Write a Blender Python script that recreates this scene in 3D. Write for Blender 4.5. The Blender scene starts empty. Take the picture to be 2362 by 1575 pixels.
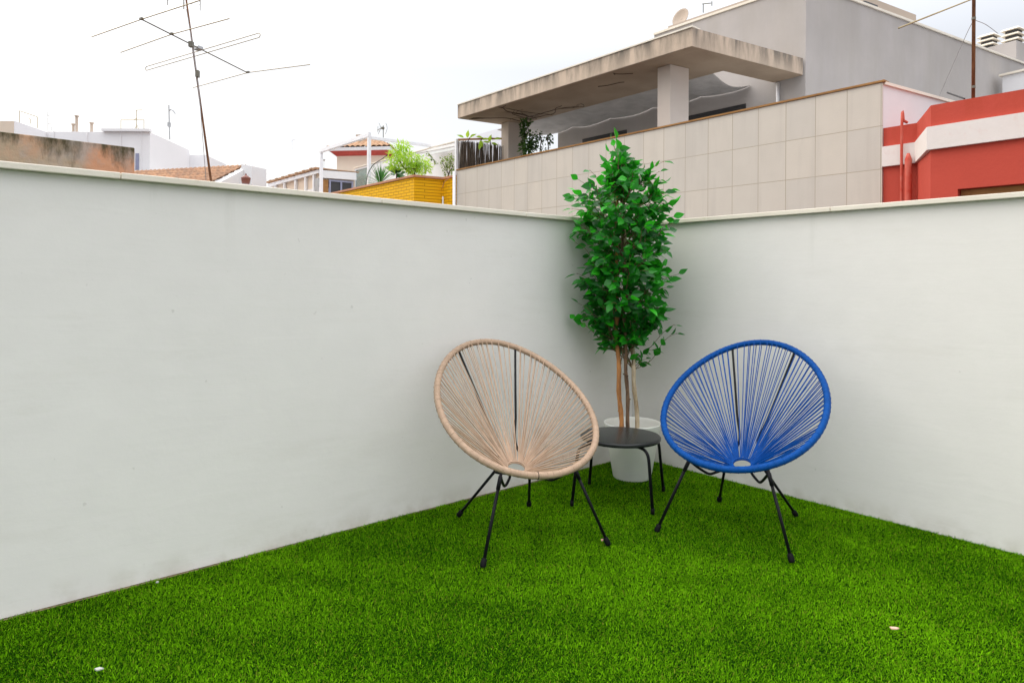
import bpy, math, random
import numpy as np
from mathutils import Vector, Matrix
random.seed(11); rng = np.random.default_rng(5)
sc = bpy.context.scene
col = sc.collection
PI = math.pi; R = math.radians

# ---------------------------------------------------------------- camera
# the two terrace walls run along world X (left wall) and world Y (right wall); the eye is 1.15 m above the grass
EYE = 1.15; FPX = 1541.0; CX, CY = 1181.0, 651.0; ROLL = 0.00578
FW = Vector((.6529, .7575, 0)).normalized(); RT = Vector((FW.y, -FW.x, 0)); UP = Vector((0, 0, 1))
YAW = -math.atan2(FW.x, FW.y)
cam = bpy.data.cameras.new('camera'); camo = bpy.data.objects.new('camera', cam); col.objects.link(camo)
cam.sensor_fit = 'HORIZONTAL'; cam.sensor_width = 36; cam.lens = FPX / 2362 * 36
cam.shift_y = -(787.5 - CY) / 2362; cam.clip_start = .05; cam.clip_end = 2000
camo.matrix_world = Matrix.Translation((0, 0, EYE)) @ Matrix.Rotation(YAW, 4, 'Z') @ Matrix.Rotation(PI/2, 4, 'X') @ Matrix.Rotation(ROLL, 4, 'Z')
sc.camera = camo

# ---------------------------------------------------------------- light: bright overcast, veiled low sun from the left
SUN_EL, SUN_DIR = R(38), Vector((-.42, .91, 0)).normalized()      # horizontal direction towards the sun
w = bpy.data.worlds.new('World'); sc.world = w; w.use_nodes = True
nt = w.node_tree; nt.nodes.clear(); N = nt.nodes.new; L = nt.links.new
out = N('ShaderNodeOutputWorld'); sky = N('ShaderNodeTexSky'); sky.sky_type = 'NISHITA'; sky.sun_disc = False
sky.sun_elevation = SUN_EL; sky.sun_rotation = math.atan2(SUN_DIR.x, SUN_DIR.y); sky.dust_density = 4; sky.air_density = 1
b1 = N('ShaderNodeBackground'); b1.inputs[1].default_value = .05; L(sky.outputs[0], b1.inputs[0])
tc = N('ShaderNodeTexCoord'); dp = N('ShaderNodeVectorMath'); dp.operation = 'DOT_PRODUCT'
L(tc.outputs['Generated'], dp.inputs[0]); dp.inputs[1].default_value = (SUN_DIR.x, SUN_DIR.y, .25)
mr = N('ShaderNodeMapRange'); mr.inputs[1].default_value = -.7; mr.inputs[2].default_value = .9
L(dp.outputs['Value'], mr.inputs[0])
nz = N('ShaderNodeTexNoise'); nz.inputs['Scale'].default_value = 2.2; nz.inputs['Detail'].default_value = 4
mp = N('ShaderNodeMapping'); mp.inputs['Scale'].default_value = (1, 1, 3); L(tc.outputs['Generated'], mp.inputs[0]); L(mp.outputs[0], nz.inputs[0])
ad = N('ShaderNodeMath'); ad.operation = 'MULTIPLY_ADD'; L(nz.outputs[0], ad.inputs[0]); ad.inputs[1].default_value = .30; L(mr.outputs[0], ad.inputs[2])
cr = N('ShaderNodeValToRGB'); cr.color_ramp.elements[0].position = .1; cr.color_ramp.elements[0].color = (.93, .92, .935, 1)
cr.color_ramp.elements[1].position = 1.1 if False else 1.0; cr.color_ramp.elements[1].color = (1.03, 1.015, .99, 1)
e = cr.color_ramp.elements.new(.62); e.color = (.955, .95, .955, 1)
L(ad.outputs[0], cr.inputs[0])
b2 = N('ShaderNodeBackground'); L(cr.outputs[0], b2.inputs[0])
sz = N('ShaderNodeSeparateXYZ'); L(tc.outputs['Generated'], sz.inputs[0])               # an overcast sky is brightest overhead
zr = N('ShaderNodeMapRange'); zr.inputs[1].default_value = .30; zr.inputs[2].default_value = 1; zr.inputs[3].default_value = .60; zr.inputs[4].default_value = 2.5
L(sz.outputs[2], zr.inputs[0]); L(zr.outputs[0], b2.inputs[1])
ash = N('ShaderNodeAddShader'); L(b1.outputs[0], ash.inputs[0]); L(b2.outputs[0], ash.inputs[1]); L(ash.outputs[0], out.inputs[0])
sl = bpy.data.lights.new('sun', 'SUN'); sl.energy = .45; sl.angle = R(38); sl.color = (1, .97, .94)
so = bpy.data.objects.new('sun', sl); col.objects.link(so)
sv = Vector((SUN_DIR.x*math.cos(SUN_EL), SUN_DIR.y*math.cos(SUN_EL), math.sin(SUN_EL)))
so.rotation_euler = sv.to_track_quat('Z', 'Y').to_euler(); so.location = (0, 0, 12)
sc.view_settings.view_transform = 'Standard'; sc.view_settings.look = 'None'
sc.view_settings.exposure = 0.36; sc.view_settings.gamma = 1
sc.cycles.max_bounces = 8; sc.cycles.diffuse_bounces = 4; sc.cycles.use_denoising = True

# ---------------------------------------------------------------- helpers
def ray(px, py):
    a, b = (px-CX)/FPX, (CY-py)/FPX; c, s = math.cos(ROLL), math.sin(ROLL)
    return FW + RT*(a*c - b*s) + UP*(a*s + b*c)
EO = Vector((0, 0, EYE))
def Q(px, py, d): return EO + ray(px, py)*d                      # photo point at a depth
def onx(px, py, x): r = ray(px, py); return EO + r*(x/r.x)       # ... on the plane x = const
def ony(px, py, y): r = ray(px, py); return EO + r*(y/r.y)
def onz(px, py, z): r = ray(px, py); return EO + r*((z-EYE)/r.z)
S = Vector((.985, -.172, 0)).normalized()                        # second axis of the neighbouring buildings
def ons(px, py, p):                                              # ... on the vertical plane through p along S
    n = Vector((-S.y, S.x, 0)); r = ray(px, py); return EO + r*((p-EO).dot(n)/r.dot(n))

class MB:
    def __init__(s): s.v = []; s.f = []; s.uv = []; s.c = []
    def add(s, vs, fs, uvs=None, c=None):
        o = len(s.v); s.v += [tuple(p) for p in vs]; s.f += [tuple(i+o for i in f) for f in fs]
        s.uv += list(uvs) if uvs is not None else [(0, 0)]*len(vs)
        s.c += [c if c is not None else 0.5]*len(vs)
        return s
    def box(s, a, b):
        x0, y0, z0 = [min(a[i], b[i]) for i in range(3)]; x1, y1, z1 = [max(a[i], b[i]) for i in range(3)]
        return s.prism([(x0, y0), (x1, y0), (x1, y1), (x0, y1)], z0, z1)
    def prism(s, poly, z0, z1):
        n = len(poly); ar = sum(poly[i][0]*poly[(i+1) % n][1]-poly[(i+1) % n][0]*poly[i][1] for i in range(n))
        if ar < 0: poly = poly[::-1]
        vs = [(p[0], p[1], z0) for p in poly]+[(p[0], p[1], z1) for p in poly]
        fs = [tuple(range(n))[::-1], tuple(range(n, 2*n))]+[(i, (i+1) % n, (i+1) % n+n, i+n) for i in range(n)]
        return s.add(vs, fs)
    def hexa(s, bot, top):                                       # 4 bottom + 4 top points
        vs = list(bot)+list(top)
        return s.add(vs, [(3, 2, 1, 0), (4, 5, 6, 7), (0, 1, 5, 4), (1, 2, 6, 5), (2, 3, 7, 6), (3, 0, 4, 7)])
    def obox(s, c, ax, ay, az, hx, hy, hz):                      # oriented box
        c, ax, ay, az = Vector(c), Vector(ax), Vector(ay), Vector(az); P = []
        for k in (-1, 1):
            for i, j in ((-1, -1), (1, -1), (1, 1), (-1, 1)): P.append(c+ax*hx*i+ay*hy*j+az*hz*k)
        return s.hexa(P[:4], P[4:])
    def bar(s, a, b, w_, h_, up=(0, 0, 1)):                      # rectangular bar between two points
        a, b = Vector(a), Vector(b); d = (b-a).normalized(); x = d.cross(Vector(up)).normalized(); y = x.cross(d)
        return s.obox((a+b)/2, d, x, y, (b-a).length/2, w_/2, h_/2)
    def tube(s, pts, r, n=8, closed=False, cap=True, c=None):
        pts = [Vector(p) for p in pts]; m = len(pts); rr = r if isinstance(r, (list, tuple)) else [r]*m
        T = []
        for i in range(m):
            if closed: t = pts[(i+1) % m]-pts[i-1]
            else: t = pts[min(i+1, m-1)]-pts[max(i-1, 0)]
            T.append(t.normalized() if t.length > 1e-9 else Vector((0, 0, 1)))
        x = T[0].cross(Vector((0, 0, 1)));
        if x.length < .05: x = T[0].cross(Vector((1, 0, 0)))
        x.normalize(); vs = []; uv = []; ln = 0; M = m+1 if closed else m
        for k in range(M):
            i = k % m
            if k: ln += (pts[i]-pts[i-1]).length
            x = (x-T[i]*x.dot(T[i])).normalized(); y = T[i].cross(x)
            for j in range(n+1):
                a = 2*PI*j/n; vs.append(pts[i]+(x*math.cos(a)+y*math.sin(a))*rr[i]); uv.append((ln, j/n))
        fs = []
        for k in range(M-1):
            for j in range(n):
                a = k*(n+1)+j; fs.append((a, a+1, a+n+2, a+n+1))
        if cap and not closed:
            fs.append(tuple(range(n))[::-1]); b = (M-1)*(n+1); fs.append(tuple(b+j for j in range(n)))
        return s.add(vs, fs, uv, c)
    def lathe(s, prof, n=32, c=(0, 0, 0)):
        vs = []; fs = []
        for r, z in prof:
            for j in range(n): a = 2*PI*j/n; vs.append((c[0]+r*math.cos(a), c[1]+r*math.sin(a), c[2]+z))
        for i in range(len(prof)-1):
            for j in range(n): k = (j+1) % n; fs.append((i*n+j, i*n+k, (i+1)*n+k, (i+1)*n+j))
        return s.add(vs, fs)
    def build(s, name, m, parent=None, smooth=False, local=False, bevel=0):
        v = np.array(s.v, dtype=np.float64)
        me = bpy.data.meshes.new(name); o = bpy.data.objects.new(name, me); col.objects.link(o)
        if parent is not None:
            o.parent = parent
            if not local: v = v-np.array(ORI[parent.name])
            ORI[o.name] = (0, 0, 0) if local else ORI[parent.name]
        elif not local:
            c = ((v[:, 0].min()+v[:, 0].max())/2, (v[:, 1].min()+v[:, 1].max())/2, v[:, 2].min())
            v = v-np.array(c); o.location = c; ORI[o.name] = c
        me.from_pydata([tuple(p) for p in v], [], s.f); me.validate()
        if any(u != (0, 0) for u in s.uv[:200]) and len(s.uv) == len(me.vertices):
            ul = me.uv_layers.new(name='UVMap'); li = np.zeros(len(me.loops), dtype=np.int32)
            me.loops.foreach_get('vertex_index', li); ul.data.foreach_set('uv', np.array(s.uv, dtype=np.float32)[li].ravel())
        if any(x != .5 for x in s.c) and len(s.c) == len(me.vertices):
            at = me.attributes.new('tone', 'FLOAT', 'POINT'); at.data.foreach_set('value', np.array(s.c, dtype=np.float32))
        if smooth: me.polygons.foreach_set('use_smooth', [True]*len(me.polygons))
        me.materials.append(m)
        if bevel:
            bm_ = o.modifiers.new('bevel', 'BEVEL'); bm_.width = bevel; bm_.segments = 2; bm_.limit_method = 'ANGLE'
        return o
ORI = {}
def tag(o, label=None, cat=None, group=None, kind=None):
    for k, v in (('label', label), ('category', cat), ('group', group), ('kind', kind)):
        if v: o[k] = v
    return o
def thing(name, label, cat, loc=(0, 0, 0), group=None, rz=0):
    o = bpy.data.objects.new(name, None); col.objects.link(o); o.location = loc; o.rotation_euler = (0, 0, rz)
    o.empty_display_size = .1; ORI[o.name] = tuple(loc); return tag(o, label, cat, group)

# ---------------------------------------------------------------- materials
def nodes(name):
    m = bpy.data.materials.new(name); m.use_nodes = True; t = m.node_tree
    return m, t, t.nodes['Principled BSDF']
def setspec(p, v): p.inputs['Specular IOR Level'].default_value = v
def mix(t, fac, a, b, mode='MIX'):
    n = t.nodes.new('ShaderNodeMix'); n.data_type = 'RGBA'; n.blend_type = mode
    for i, v in ((0, fac), (6, a), (7, b)):
        if hasattr(v, 'links'): t.links.new(v, n.inputs[i])
        elif isinstance(v, (int, float)): n.inputs[i].default_value = v
        else: n.inputs[i].default_value = tuple(v)+(1,)*(4-len(v))
    return n.outputs[2]
def noise(t, scale, detail=4, stretch=None, rough=.55, coord='Position', dist=0):
    if coord == 'Position': g = t.nodes.new('ShaderNodeNewGeometry').outputs['Position']
    else: g = t.nodes.new('ShaderNodeTexCoord').outputs[coord]
    n = t.nodes.new('ShaderNodeTexNoise'); n.inputs['Scale'].default_value = scale; n.inputs['Detail'].default_value = detail
    n.inputs['Roughness'].default_value = rough; n.inputs['Distortion'].default_value = dist
    if stretch:
        mm = t.nodes.new('ShaderNodeMapping'); mm.inputs['Scale'].default_value = stretch; t.links.new(g, mm.inputs[0]); g = mm.outputs[0]
    t.links.new(g, n.inputs[0]); return n.outputs[0]
def rng_(t, v, a, b, c=0, d=1):
    n = t.nodes.new('ShaderNodeMapRange'); t.links.new(v, n.inputs[0])
    for i, x in zip((1, 2, 3, 4), (a, b, c, d)): n.inputs[i].default_value = x
    return n.outputs[0]
def math_(t, op, a, b=None):
    n = t.nodes.new('ShaderNodeMath'); n.operation = op
    for i, v in ((0, a), (1, b)):
        if v is None: continue
        if hasattr(v, 'links'): t.links.new(v, n.inputs[i])
        else: n.inputs[i].default_value = v
    return n.outputs[0]
def bump(t, p, h, strength, dist):
    b = t.nodes.new('ShaderNodeBump'); b.inputs['Strength'].default_value = strength; b.inputs['Distance'].default_value = dist
    t.links.new(h, b.inputs['Height'])
    pr = p.inputs['Normal'].links
    if pr: t.links.new(pr[0].from_socket, b.inputs['Normal'])
    t.links.new(b.outputs[0], p.inputs['Normal'])
def plain(name, c, rough=.5, metal=0, spec=.5, var=.12, scale=6):
    m, t, p = nodes(name); p.inputs['Roughness'].default_value = rough; p.inputs['Metallic'].default_value = metal; setspec(p, spec)
    t.links.new(mix(t, rng_(t, noise(t, scale), .3, .7), [x*(1-var) for x in c], [min(1, x*(1+var)) for x in c]), p.inputs['Base Color']); return m
def plaster(name, c, c2=None, scale=1.3, bumpk=.35, bs=60, rough=.85, stain=None, stain_z=None, streak=(3, 3, .5), amt=.8, bd=.004, thr=(.45, .7)):
    """painted or bare render: broad blotches, fine grain; stain runs down in streaks from stain_z[1] to stain_z[0]"""
    m, t, p = nodes(name); p.inputs['Roughness'].default_value = rough; setspec(p, .25)
    c2 = c2 or [x*.9 for x in c]
    k = mix(t, rng_(t, noise(t, scale, 5), .35, .65), c, c2)
    k = mix(t, rng_(t, noise(t, scale*9, 5), .3, .7, 0, .25), k, [x*.86 for x in c])
    if stain:
        s_ = rng_(t, noise(t, 1.0, 6, streak, .65), thr[0], thr[1])
        if stain_z:
            g = t.nodes.new('ShaderNodeNewGeometry'); sx = t.nodes.new('ShaderNodeSeparateXYZ'); t.links.new(g.outputs['Position'], sx.inputs[0])
            s_ = math_(t, 'MULTIPLY', s_, rng_(t, sx.outputs[2], stain_z[0], stain_z[1]))
        k = mix(t, math_(t, 'MULTIPLY', s_, amt), k, stain)
    t.links.new(k, p.inputs['Base Color'])
    bump(t, p, noise(t, bs, 5), bumpk, bd); bump(t, p, noise(t, bs*.16, 3), bumpk*.6, bd*2.5)
    return m
def bricks(name, c1, c2, mortar, bw, bh, mw, plane, off=.5, phase=(0, 0), bumpk=.6, rough=.8, smooth=.1, varn=.1, stain=None):
    m, t, p = nodes(name); p.inputs['Roughness'].default_value = rough; setspec(p, .25)
    g = t.nodes.new('ShaderNodeNewGeometry'); sx = t.nodes.new('ShaderNodeSeparateXYZ'); cb = t.nodes.new('ShaderNodeCombineXYZ')
    t.links.new(g.outputs['Position'], sx.inputs[0])
    h = sx.outputs[1] if plane == 'x' else sx.outputs[0]
    t.links.new(math_(t, 'ADD', h, phase[0]), cb.inputs[0]); t.links.new(math_(t, 'ADD', sx.outputs[2], phase[1]), cb.inputs[1])
    b = t.nodes.new('ShaderNodeTexBrick'); t.links.new(cb.outputs[0], b.inputs[0]); b.offset = off; b.offset_frequency = 2
    b.inputs['Scale'].default_value = 1; b.inputs['Brick Width'].default_value = bw; b.inputs['Row Height'].default_value = bh
    b.inputs['Mortar Size'].default_value = mw; b.inputs['Mortar Smooth'].default_value = smooth
    b.inputs['Color1'].default_value = (*c1, 1); b.inputs['Color2'].default_value = (*c2, 1); b.inputs['Mortar'].default_value = (*mortar, 1)
    k = mix(t, rng_(t, noise(t, 2.5, 5), .3, .7, 0, varn*2), b.outputs[0], [x*.72 for x in c1])
    if stain: k = mix(t, rng_(t, noise(t, 1.0, 5, (5, 5, .5), .6), .48, .75, 0, .55), k, stain)
    t.links.new(k, p.inputs['Base Color'])
    bump(t, p, noise(t, 40, 4), .3, .004)
    bump(t, p, math_(t, 'SUBTRACT', 1, b.outputs['Fac']), bumpk, .012); return m
def tiles(name, c1, c2, c3):
    m, t, p = nodes(name); p.inputs['Roughness'].default_value = .85; setspec(p, .2)
    uv = t.nodes.new('ShaderNodeTexCoord').outputs['UV']; fl = t.nodes.new('ShaderNodeVectorMath'); fl.operation = 'FLOOR'; t.links.new(uv, fl.inputs[0])
    wn = t.nodes.new('ShaderNodeTexWhiteNoise'); wn.noise_dimensions = '2D'; t.links.new(fl.outputs[0], wn.inputs[0])
    k = mix(t, wn.outputs[0], c1, c2); k = mix(t, rng_(t, noise(t, 5, 5), .45, .7, 0, .8), k, c3)
    t.links.new(k, p.inputs['Base Color']); bump(t, p, noise(t, 50, 4), .4, .006); return m
def leafm(name, dark, light, tr=.35, rough=.45, spec=.4, vein=False):
    m, t, p = nodes(name); p.inputs['Roughness'].default_value = rough; setspec(p, spec)
    a = t.nodes.new('ShaderNodeAttribute'); a.attribute_name = 'tone'
    k = mix(t, a.outputs['Fac'], dark, light)
    if vein: k = mix(t, rng_(t, noise(t, 45, 3), .4, .7, 0, .35), k, [x*.6 for x in dark])
    t.links.new(k, p.inputs['Base Color'])
    tl = t.nodes.new('ShaderNodeBsdfTranslucent'); ms = t.nodes.new('ShaderNodeMixShader'); ms.inputs[0].default_value = tr
    t.links.new(mix(t, .5, k, [min(1, x*1.9) for x in light]), tl.inputs[0])
    t.links.new(p.outputs[0], ms.inputs[1]); t.links.new(tl.outputs[0], ms.inputs[2]); t.links.new(ms.outputs[0], t.nodes['Material Output'].inputs[0])
    return m
def cordm(name, c, pitch, rough=.45, k=.9):
    m, t, p = nodes(name); p.inputs['Roughness'].default_value = rough; setspec(p, .16)
    t.links.new(mix(t, rng_(t, noise(t, 25), .3, .7), [x*.86 for x in c], [min(1, x*1.1) for x in c]), p.inputs['Base Color'])
    if pitch:
        uv = t.nodes.new('ShaderNodeTexCoord').outputs['UV']; sx = t.nodes.new('ShaderNodeSeparateXYZ'); t.links.new(uv, sx.inputs[0])
        s_ = math_(t, 'ABSOLUTE', math_(t, 'SINE', math_(t, 'MULTIPLY', sx.outputs[0], PI/pitch)))
        bump(t, p, s_, k, .0022)
        kk = p.inputs['Base Color'].links[0].from_socket
        t.links.new(mix(t, rng_(t, s_, 0, .45, .55, 0), kk, [x*.45 for x in c]), p.inputs['Base Color'])
    return m
def barkm(name, c, c2, st=(30, 30, 5)):
    m, t, p = nodes(name); p.inputs['Roughness'].default_value = .8; setspec(p, .2)
    nn = noise(t, 1, 6, st, .7)
    t.links.new(mix(t, rng_(t, nn, .42, .62), c, c2), p.inputs['Base Color']); bump(t, p, nn, .7, .006); return m
def glassm(name, c, alpha, rough=.1):
    m, t, p = nodes(name); p.inputs['Base Color'].default_value = (*c, 1); p.inputs['Roughness'].default_value = rough; p.inputs['Alpha'].default_value = alpha
    return m

M = {}
M['wall'] = plaster('white_painted_render', (.815, .79, .755), (.79, .765, .73), .8, .12, 55, .75, bd=.003, stain=(.60, .57, .50), streak=(1.1, 1.1, 5), amt=.22, thr=(.56, .74))
def wallmarks(m):
    t = m.node_tree; p = t.nodes['Principled BSDF']; k = p.inputs['Base Color'].links[0].from_socket
    g = t.nodes.new('ShaderNodeNewGeometry'); sx = t.nodes.new('ShaderNodeSeparateXYZ'); t.links.new(g.outputs['Position'], sx.inputs[0])
    base = math_(t, 'MULTIPLY', rng_(t, sx.outputs[2], .09, .0), rng_(t, noise(t, 9, 6), .42, .62, 0, .34))          # splash dirt
    drip = math_(t, 'MULTIPLY', rng_(t, sx.outputs[2], 1.15, 1.5), rng_(t, noise(t, 1, 5, (7, 7, .5), .6), .60, .74, 0, .30))  # drips from the coping
    spot = rng_(t, noise(t, 26, 2), .75, .775, 0, .28)
    k = mix(t, base, k, (.46, .42, .33)); k = mix(t, drip, k, (.52, .51, .45)); k = mix(t, spot, k, (.40, .38, .34)); t.links.new(k, p.inputs['Base Color'])
    bump(t, p, noise(t, 1, 5, (2.5, 2.5, 16), .6, dist=.6), .22, .004)                                                # trowel marks
wallmarks(M['wall'])
M['coping'] = plaster('cream_stone_coping', (.82, .765, .66), (.76, .70, .59), 3, .2, 90, .55, stain=(.45, .36, .2), streak=(9, 9, 9), amt=.25, thr=(.62, .75))
M['soil'] = plaster('sandy_mortar_bed', (.26, .20, .11), (.10, .09, .04), 14, .8, 120, .95)
M['street'] = plain('asphalt', (.05, .05, .052), .9)
M['black'] = plain('black_powder_coated_steel', (.007, .007, .009), .42, 0, .16)
M['cap'] = plain('black_rubber', (.008, .008, .009), .6, 0, .08)
M['tabletop'] = plain('black_lacquered_steel_top', (.022, .024, .024), .26, 0, .28, .1)
M['tan_cord'] = cordm('tan_plastic_cord', (.50, .355, .25), 0)
M['tan_rim'] = cordm('tan_plastic_cord_winding', (.53, .375, .265), .0052)
M['blue_cord'] = cordm('blue_plastic_cord', (.001, .068, .31), 0)
M['blue_rim'] = cordm('blue_plastic_cord_winding', (.001, .075, .33), .0052)
M['pot'] = plain('matte_white_plastic', (.86, .86, .80), .55, 0, .2, .03)
M['leaf'] = leafm('ficus_leaf', (.004, .046, .012), (.040, .50, .012), .32, .32, .34, True)
M['twig'] = plain('brown_twig', (.16, .11, .05), .8)
M['bark_o'] = barkm('peeled_orange_bark', (.58, .26, .09), (.28, .12, .05))
M['bark_b'] = barkm('rough_brown_bark', (.20, .12, .07), (.07, .045, .03), (45, 45, 14))
M['bark_p'] = barkm('pale_smooth_bark', (.60, .49, .34), (.32, .23, .13), (26, 26, 8))
M['tilewall'] = bricks('pale_limestone_cladding', (.60, .545, .47), (.545, .505, .45), (.38, .32, .24), .4565, .6, .0055, 'x', 0, (-.032, -3.945+.6*12), .25, .6, 0, .10, stain=(.46, .42, .37))
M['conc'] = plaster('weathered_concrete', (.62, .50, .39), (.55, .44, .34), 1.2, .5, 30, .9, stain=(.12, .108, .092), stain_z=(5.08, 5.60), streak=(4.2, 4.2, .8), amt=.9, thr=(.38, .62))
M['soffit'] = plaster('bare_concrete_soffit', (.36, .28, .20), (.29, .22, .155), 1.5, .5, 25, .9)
M['column'] = plaster('pale_smooth_render', (.60, .53, .47), (.55, .49, .44), .9, .2, 40)
M['greywall'] = plaster('grey_render', (.47, .44, .42), (.40, .375, .36), .7, .25, 30, .9, stain=(.36, .33, .29), streak=(1.6, 1.6, .3), amt=.5, thr=(.4, .7))
M['tanwall'] = plaster('tan_render', (.52, .43, .35), (.47, .39, .32), .8, .2, 30)
M['white2'] = plaster('whitewashed_render', (.74, .74, .75), (.70, .70, .71), .5, .15, 30)
M['white3'] = plaster('far_whitewash', (.80, .79, .80), (.77, .76, .775), .12, .1, 5)
M['red'] = plaster('red_painted_render', (.52, .074, .048), (.48, .068, .044), 1.1, .6, 26, .8, stain=(.38, .05, .02), stain_z=(2.9, 3.4), streak=(5, 5, .8), amt=.7)
M['band'] = plaster('cream_painted_band', (.74, .69, .66), (.72, .66, .62), 1.6, .3, 30, .8, stain=(.60, .30, .25), streak=(3, 3, 2), amt=.5, thr=(.55, .75))
M['redpipe'] = plaster('red_painted_pipe', (.50, .06, .035), (.55, .14, .10), 9, .2, 60, .6)
M['wood'] = barkm('varnished_wood', (.36, .19, .07), (.26, .13, .045), (3, 3, 40))
M['woodslat'] = barkm('golden_wood_slats', (.48, .29, .11), (.38, .21, .07), (2, 2, 30))
M['dark'] = plain('dark_opening', (.035, .035, .038), .35, 0, .5)
M['yellow'] = bricks('yellow_painted_brick', (.90, .50, .003), (.84, .44, .003), (.50, .24, .003), .26, .078, .010, 'x', .5, (0, 0), 1.0, .7, .25, .06)
M['yellow2'] = bricks('yellow_painted_brick_return', (.90, .50, .003), (.84, .44, .003), (.50, .24, .003), .9, .078, .009, 'y', .5, (0, 0), 1.0, .7, .3, .06)
M['terra'] = plaster('terracotta_coping', (.55, .27, .16), (.48, .24, .15), 6, .4, 60)
M['rooftile'] = tiles('clay_barrel_tiles', (.46, .26, .15), (.33, .19, .12), (.20, .14, .10))
M['rooftile2'] = tiles('pale_clay_barrel_tiles', (.56, .34, .20), (.42, .25, .15), (.28, .20, .13))
M['urn'] = plain('glazed_terracotta', (.20, .07, .05), .45)
M['cream'] = plaster('cream_render', (.74, .62, .50), (.70, .58, .47), .5, .15, 30)
M['redtrim'] = plain('red_cornice_paint', (.46, .06, .045), .7)
M['pmetal'] = plain('white_painted_metal', (.80, .81, .84), .4, 0, .5, .04)
M['bluemetal'] = plain('grey_blue_aluminium', (.26, .27, .38), .4, .2)
M['gmetal'] = plain('galvanised_steel', (.42, .43, .44), .45, .6)
M['mast'] = barkm('rusty_steel_mast', (.20, .095, .045), (.09, .04, .02), (20, 20, 3))
M['alu'] = plain('weathered_aluminium_rod', (.34, .27, .14), .4, .35)
M['boom'] = plain('tarnished_steel_boom', (.16, .15, .12), .5, .4)
M['cable'] = plain('grey_cable', (.25, .24, .23), .7)
M['dcable'] = plain('black_cable', (.03, .03, .03), .7)
M['old'] = None
M['reed'] = barkm('dry_heather_reed', (.15, .115, .085), (.06, .05, .04), (30, 30, 4))
M['rust'] = plain('rusty_rail', (.42, .17, .07), .8)
M['fabric'] = plaster('grey_awning_cloth', (.50, .48, .455), (.38, .365, .345), 2.5, .9, 9, .95, bd=.03)
M['glass'] = glassm('frosted_green_glass', (.20, .30, .28), .6, .25)
M['palm'] = leafm('palm_leaf', (.02, .10, .02), (.08, .24, .05), .3)
M['bamboo'] = leafm('lime_leaf', (.13, .34, .02), (.42, .68, .05), .5)
M['bush'] = leafm('bush_leaf', (.06, .15, .03), (.28, .34, .09), .4)
M['vine'] = leafm('creeper_leaf', (.012, .05, .012), (.09, .18, .03), .3)
M['deadvine'] = plain('dead_vine_stems', (.07, .045, .03), .9)
M['chip'] = plain('white_stone_chip', (.50, .51, .46), .7)
M['pinkchip'] = plain('pinkish_dry_leaf', (.70, .42, .30), .7)
def oldwall():
    m, t, p = nodes('peeling_mouldy_render'); p.inputs['Roughness'].default_value = .92; setspec(p, .15)
    k = mix(t, rng_(t, noise(t, 1.3, 5), .42, .56), (.40, .32, .22), (.54, .29, .17))
    k = mix(t, rng_(t, noise(t, 2.2, 6, (1, 1, .7), .6), .5, .6, 0, .8), k, (.36, .33, .29))
    g = t.nodes.new('ShaderNodeNewGeometry'); sx = t.nodes.new('ShaderNodeSeparateXYZ'); t.links.new(g.outputs['Position'], sx.inputs[0])
    top = rng_(t, sx.outputs[2], 1.95, 2.48)
    v = math_(t, 'ADD', rng_(t, noise(t, 1, 7, (3.2, 3.2, .9), .7), .3, .75), math_(t, 'MULTIPLY', top, .9))
    k = mix(t, rng_(t, v, .92, 1.25), k, (.075, .065, .035))
    t.links.new(k, p.inputs['Base Color']); bump(t, p, noise(t, 14, 6), .7, .015); return m
M['old'] = oldwall()

# ================================================================ the terrace
WY, WX, WT = 2.865, 3.540, 1.525          # left wall plane, right wall plane, wall height below the coping
m_ = MB().box((-300, -300, -9.2), (300, 300, -9.0)); tag(m_.build('ground', M['street']), kind='structure')
m_ = MB().box((-3.4, -3.4, -.2), (WX+.14, WY+.14, -.012)); tag(m_.build('terrace_floor', M['soil']), kind='structure')
hb = MB().box((-3.4, -3.4, -8.99), (WX+.14, WY+.14, -.205)).build('house', M['wall'])
tag(hb, 'white house block carrying the terrace, hidden below its grass floor', 'house')
t = thing('parapet_wall', 'long plain white parapet wall on the left, running behind the tan chair', 'wall', (0, WY, 0), 'white parapet walls of the terrace')
MB().box((-3.4, WY, -.01), (WX+.15, WY+.15, WT)).build('wall_body', M['wall'], t)
def coping(name, a, b, parent):
    o = MB().box(a, b).build(name, M['coping'], parent, bevel=.003); return o
x = -3.4; k = 0
for xe in (-2.1, -.95, .52, 1.62, 2.55, WX-.032):
    coping('coping', (x+.0015, WY-.028, WT+.001), (xe-.0015, WY+.178, WT+.025), t); x = xe
t = thing('parapet_wall', 'white parapet wall on the right, running behind the blue chair', 'wall', (WX, 0, 0), 'white parapet walls of the terrace')
MB().box((WX, -3.4, -.01), (WX+.15, WY-.002, WT)).build('wall_body', M['wall'], t)
y = WY+.178
for ye in (1.55, .2, -1.0, -2.2, -3.4):
    coping('coping', (WX-.028, y-.0015, WT+.001), (WX+.178, ye+.0015, WT+.025), t); y = ye

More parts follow.
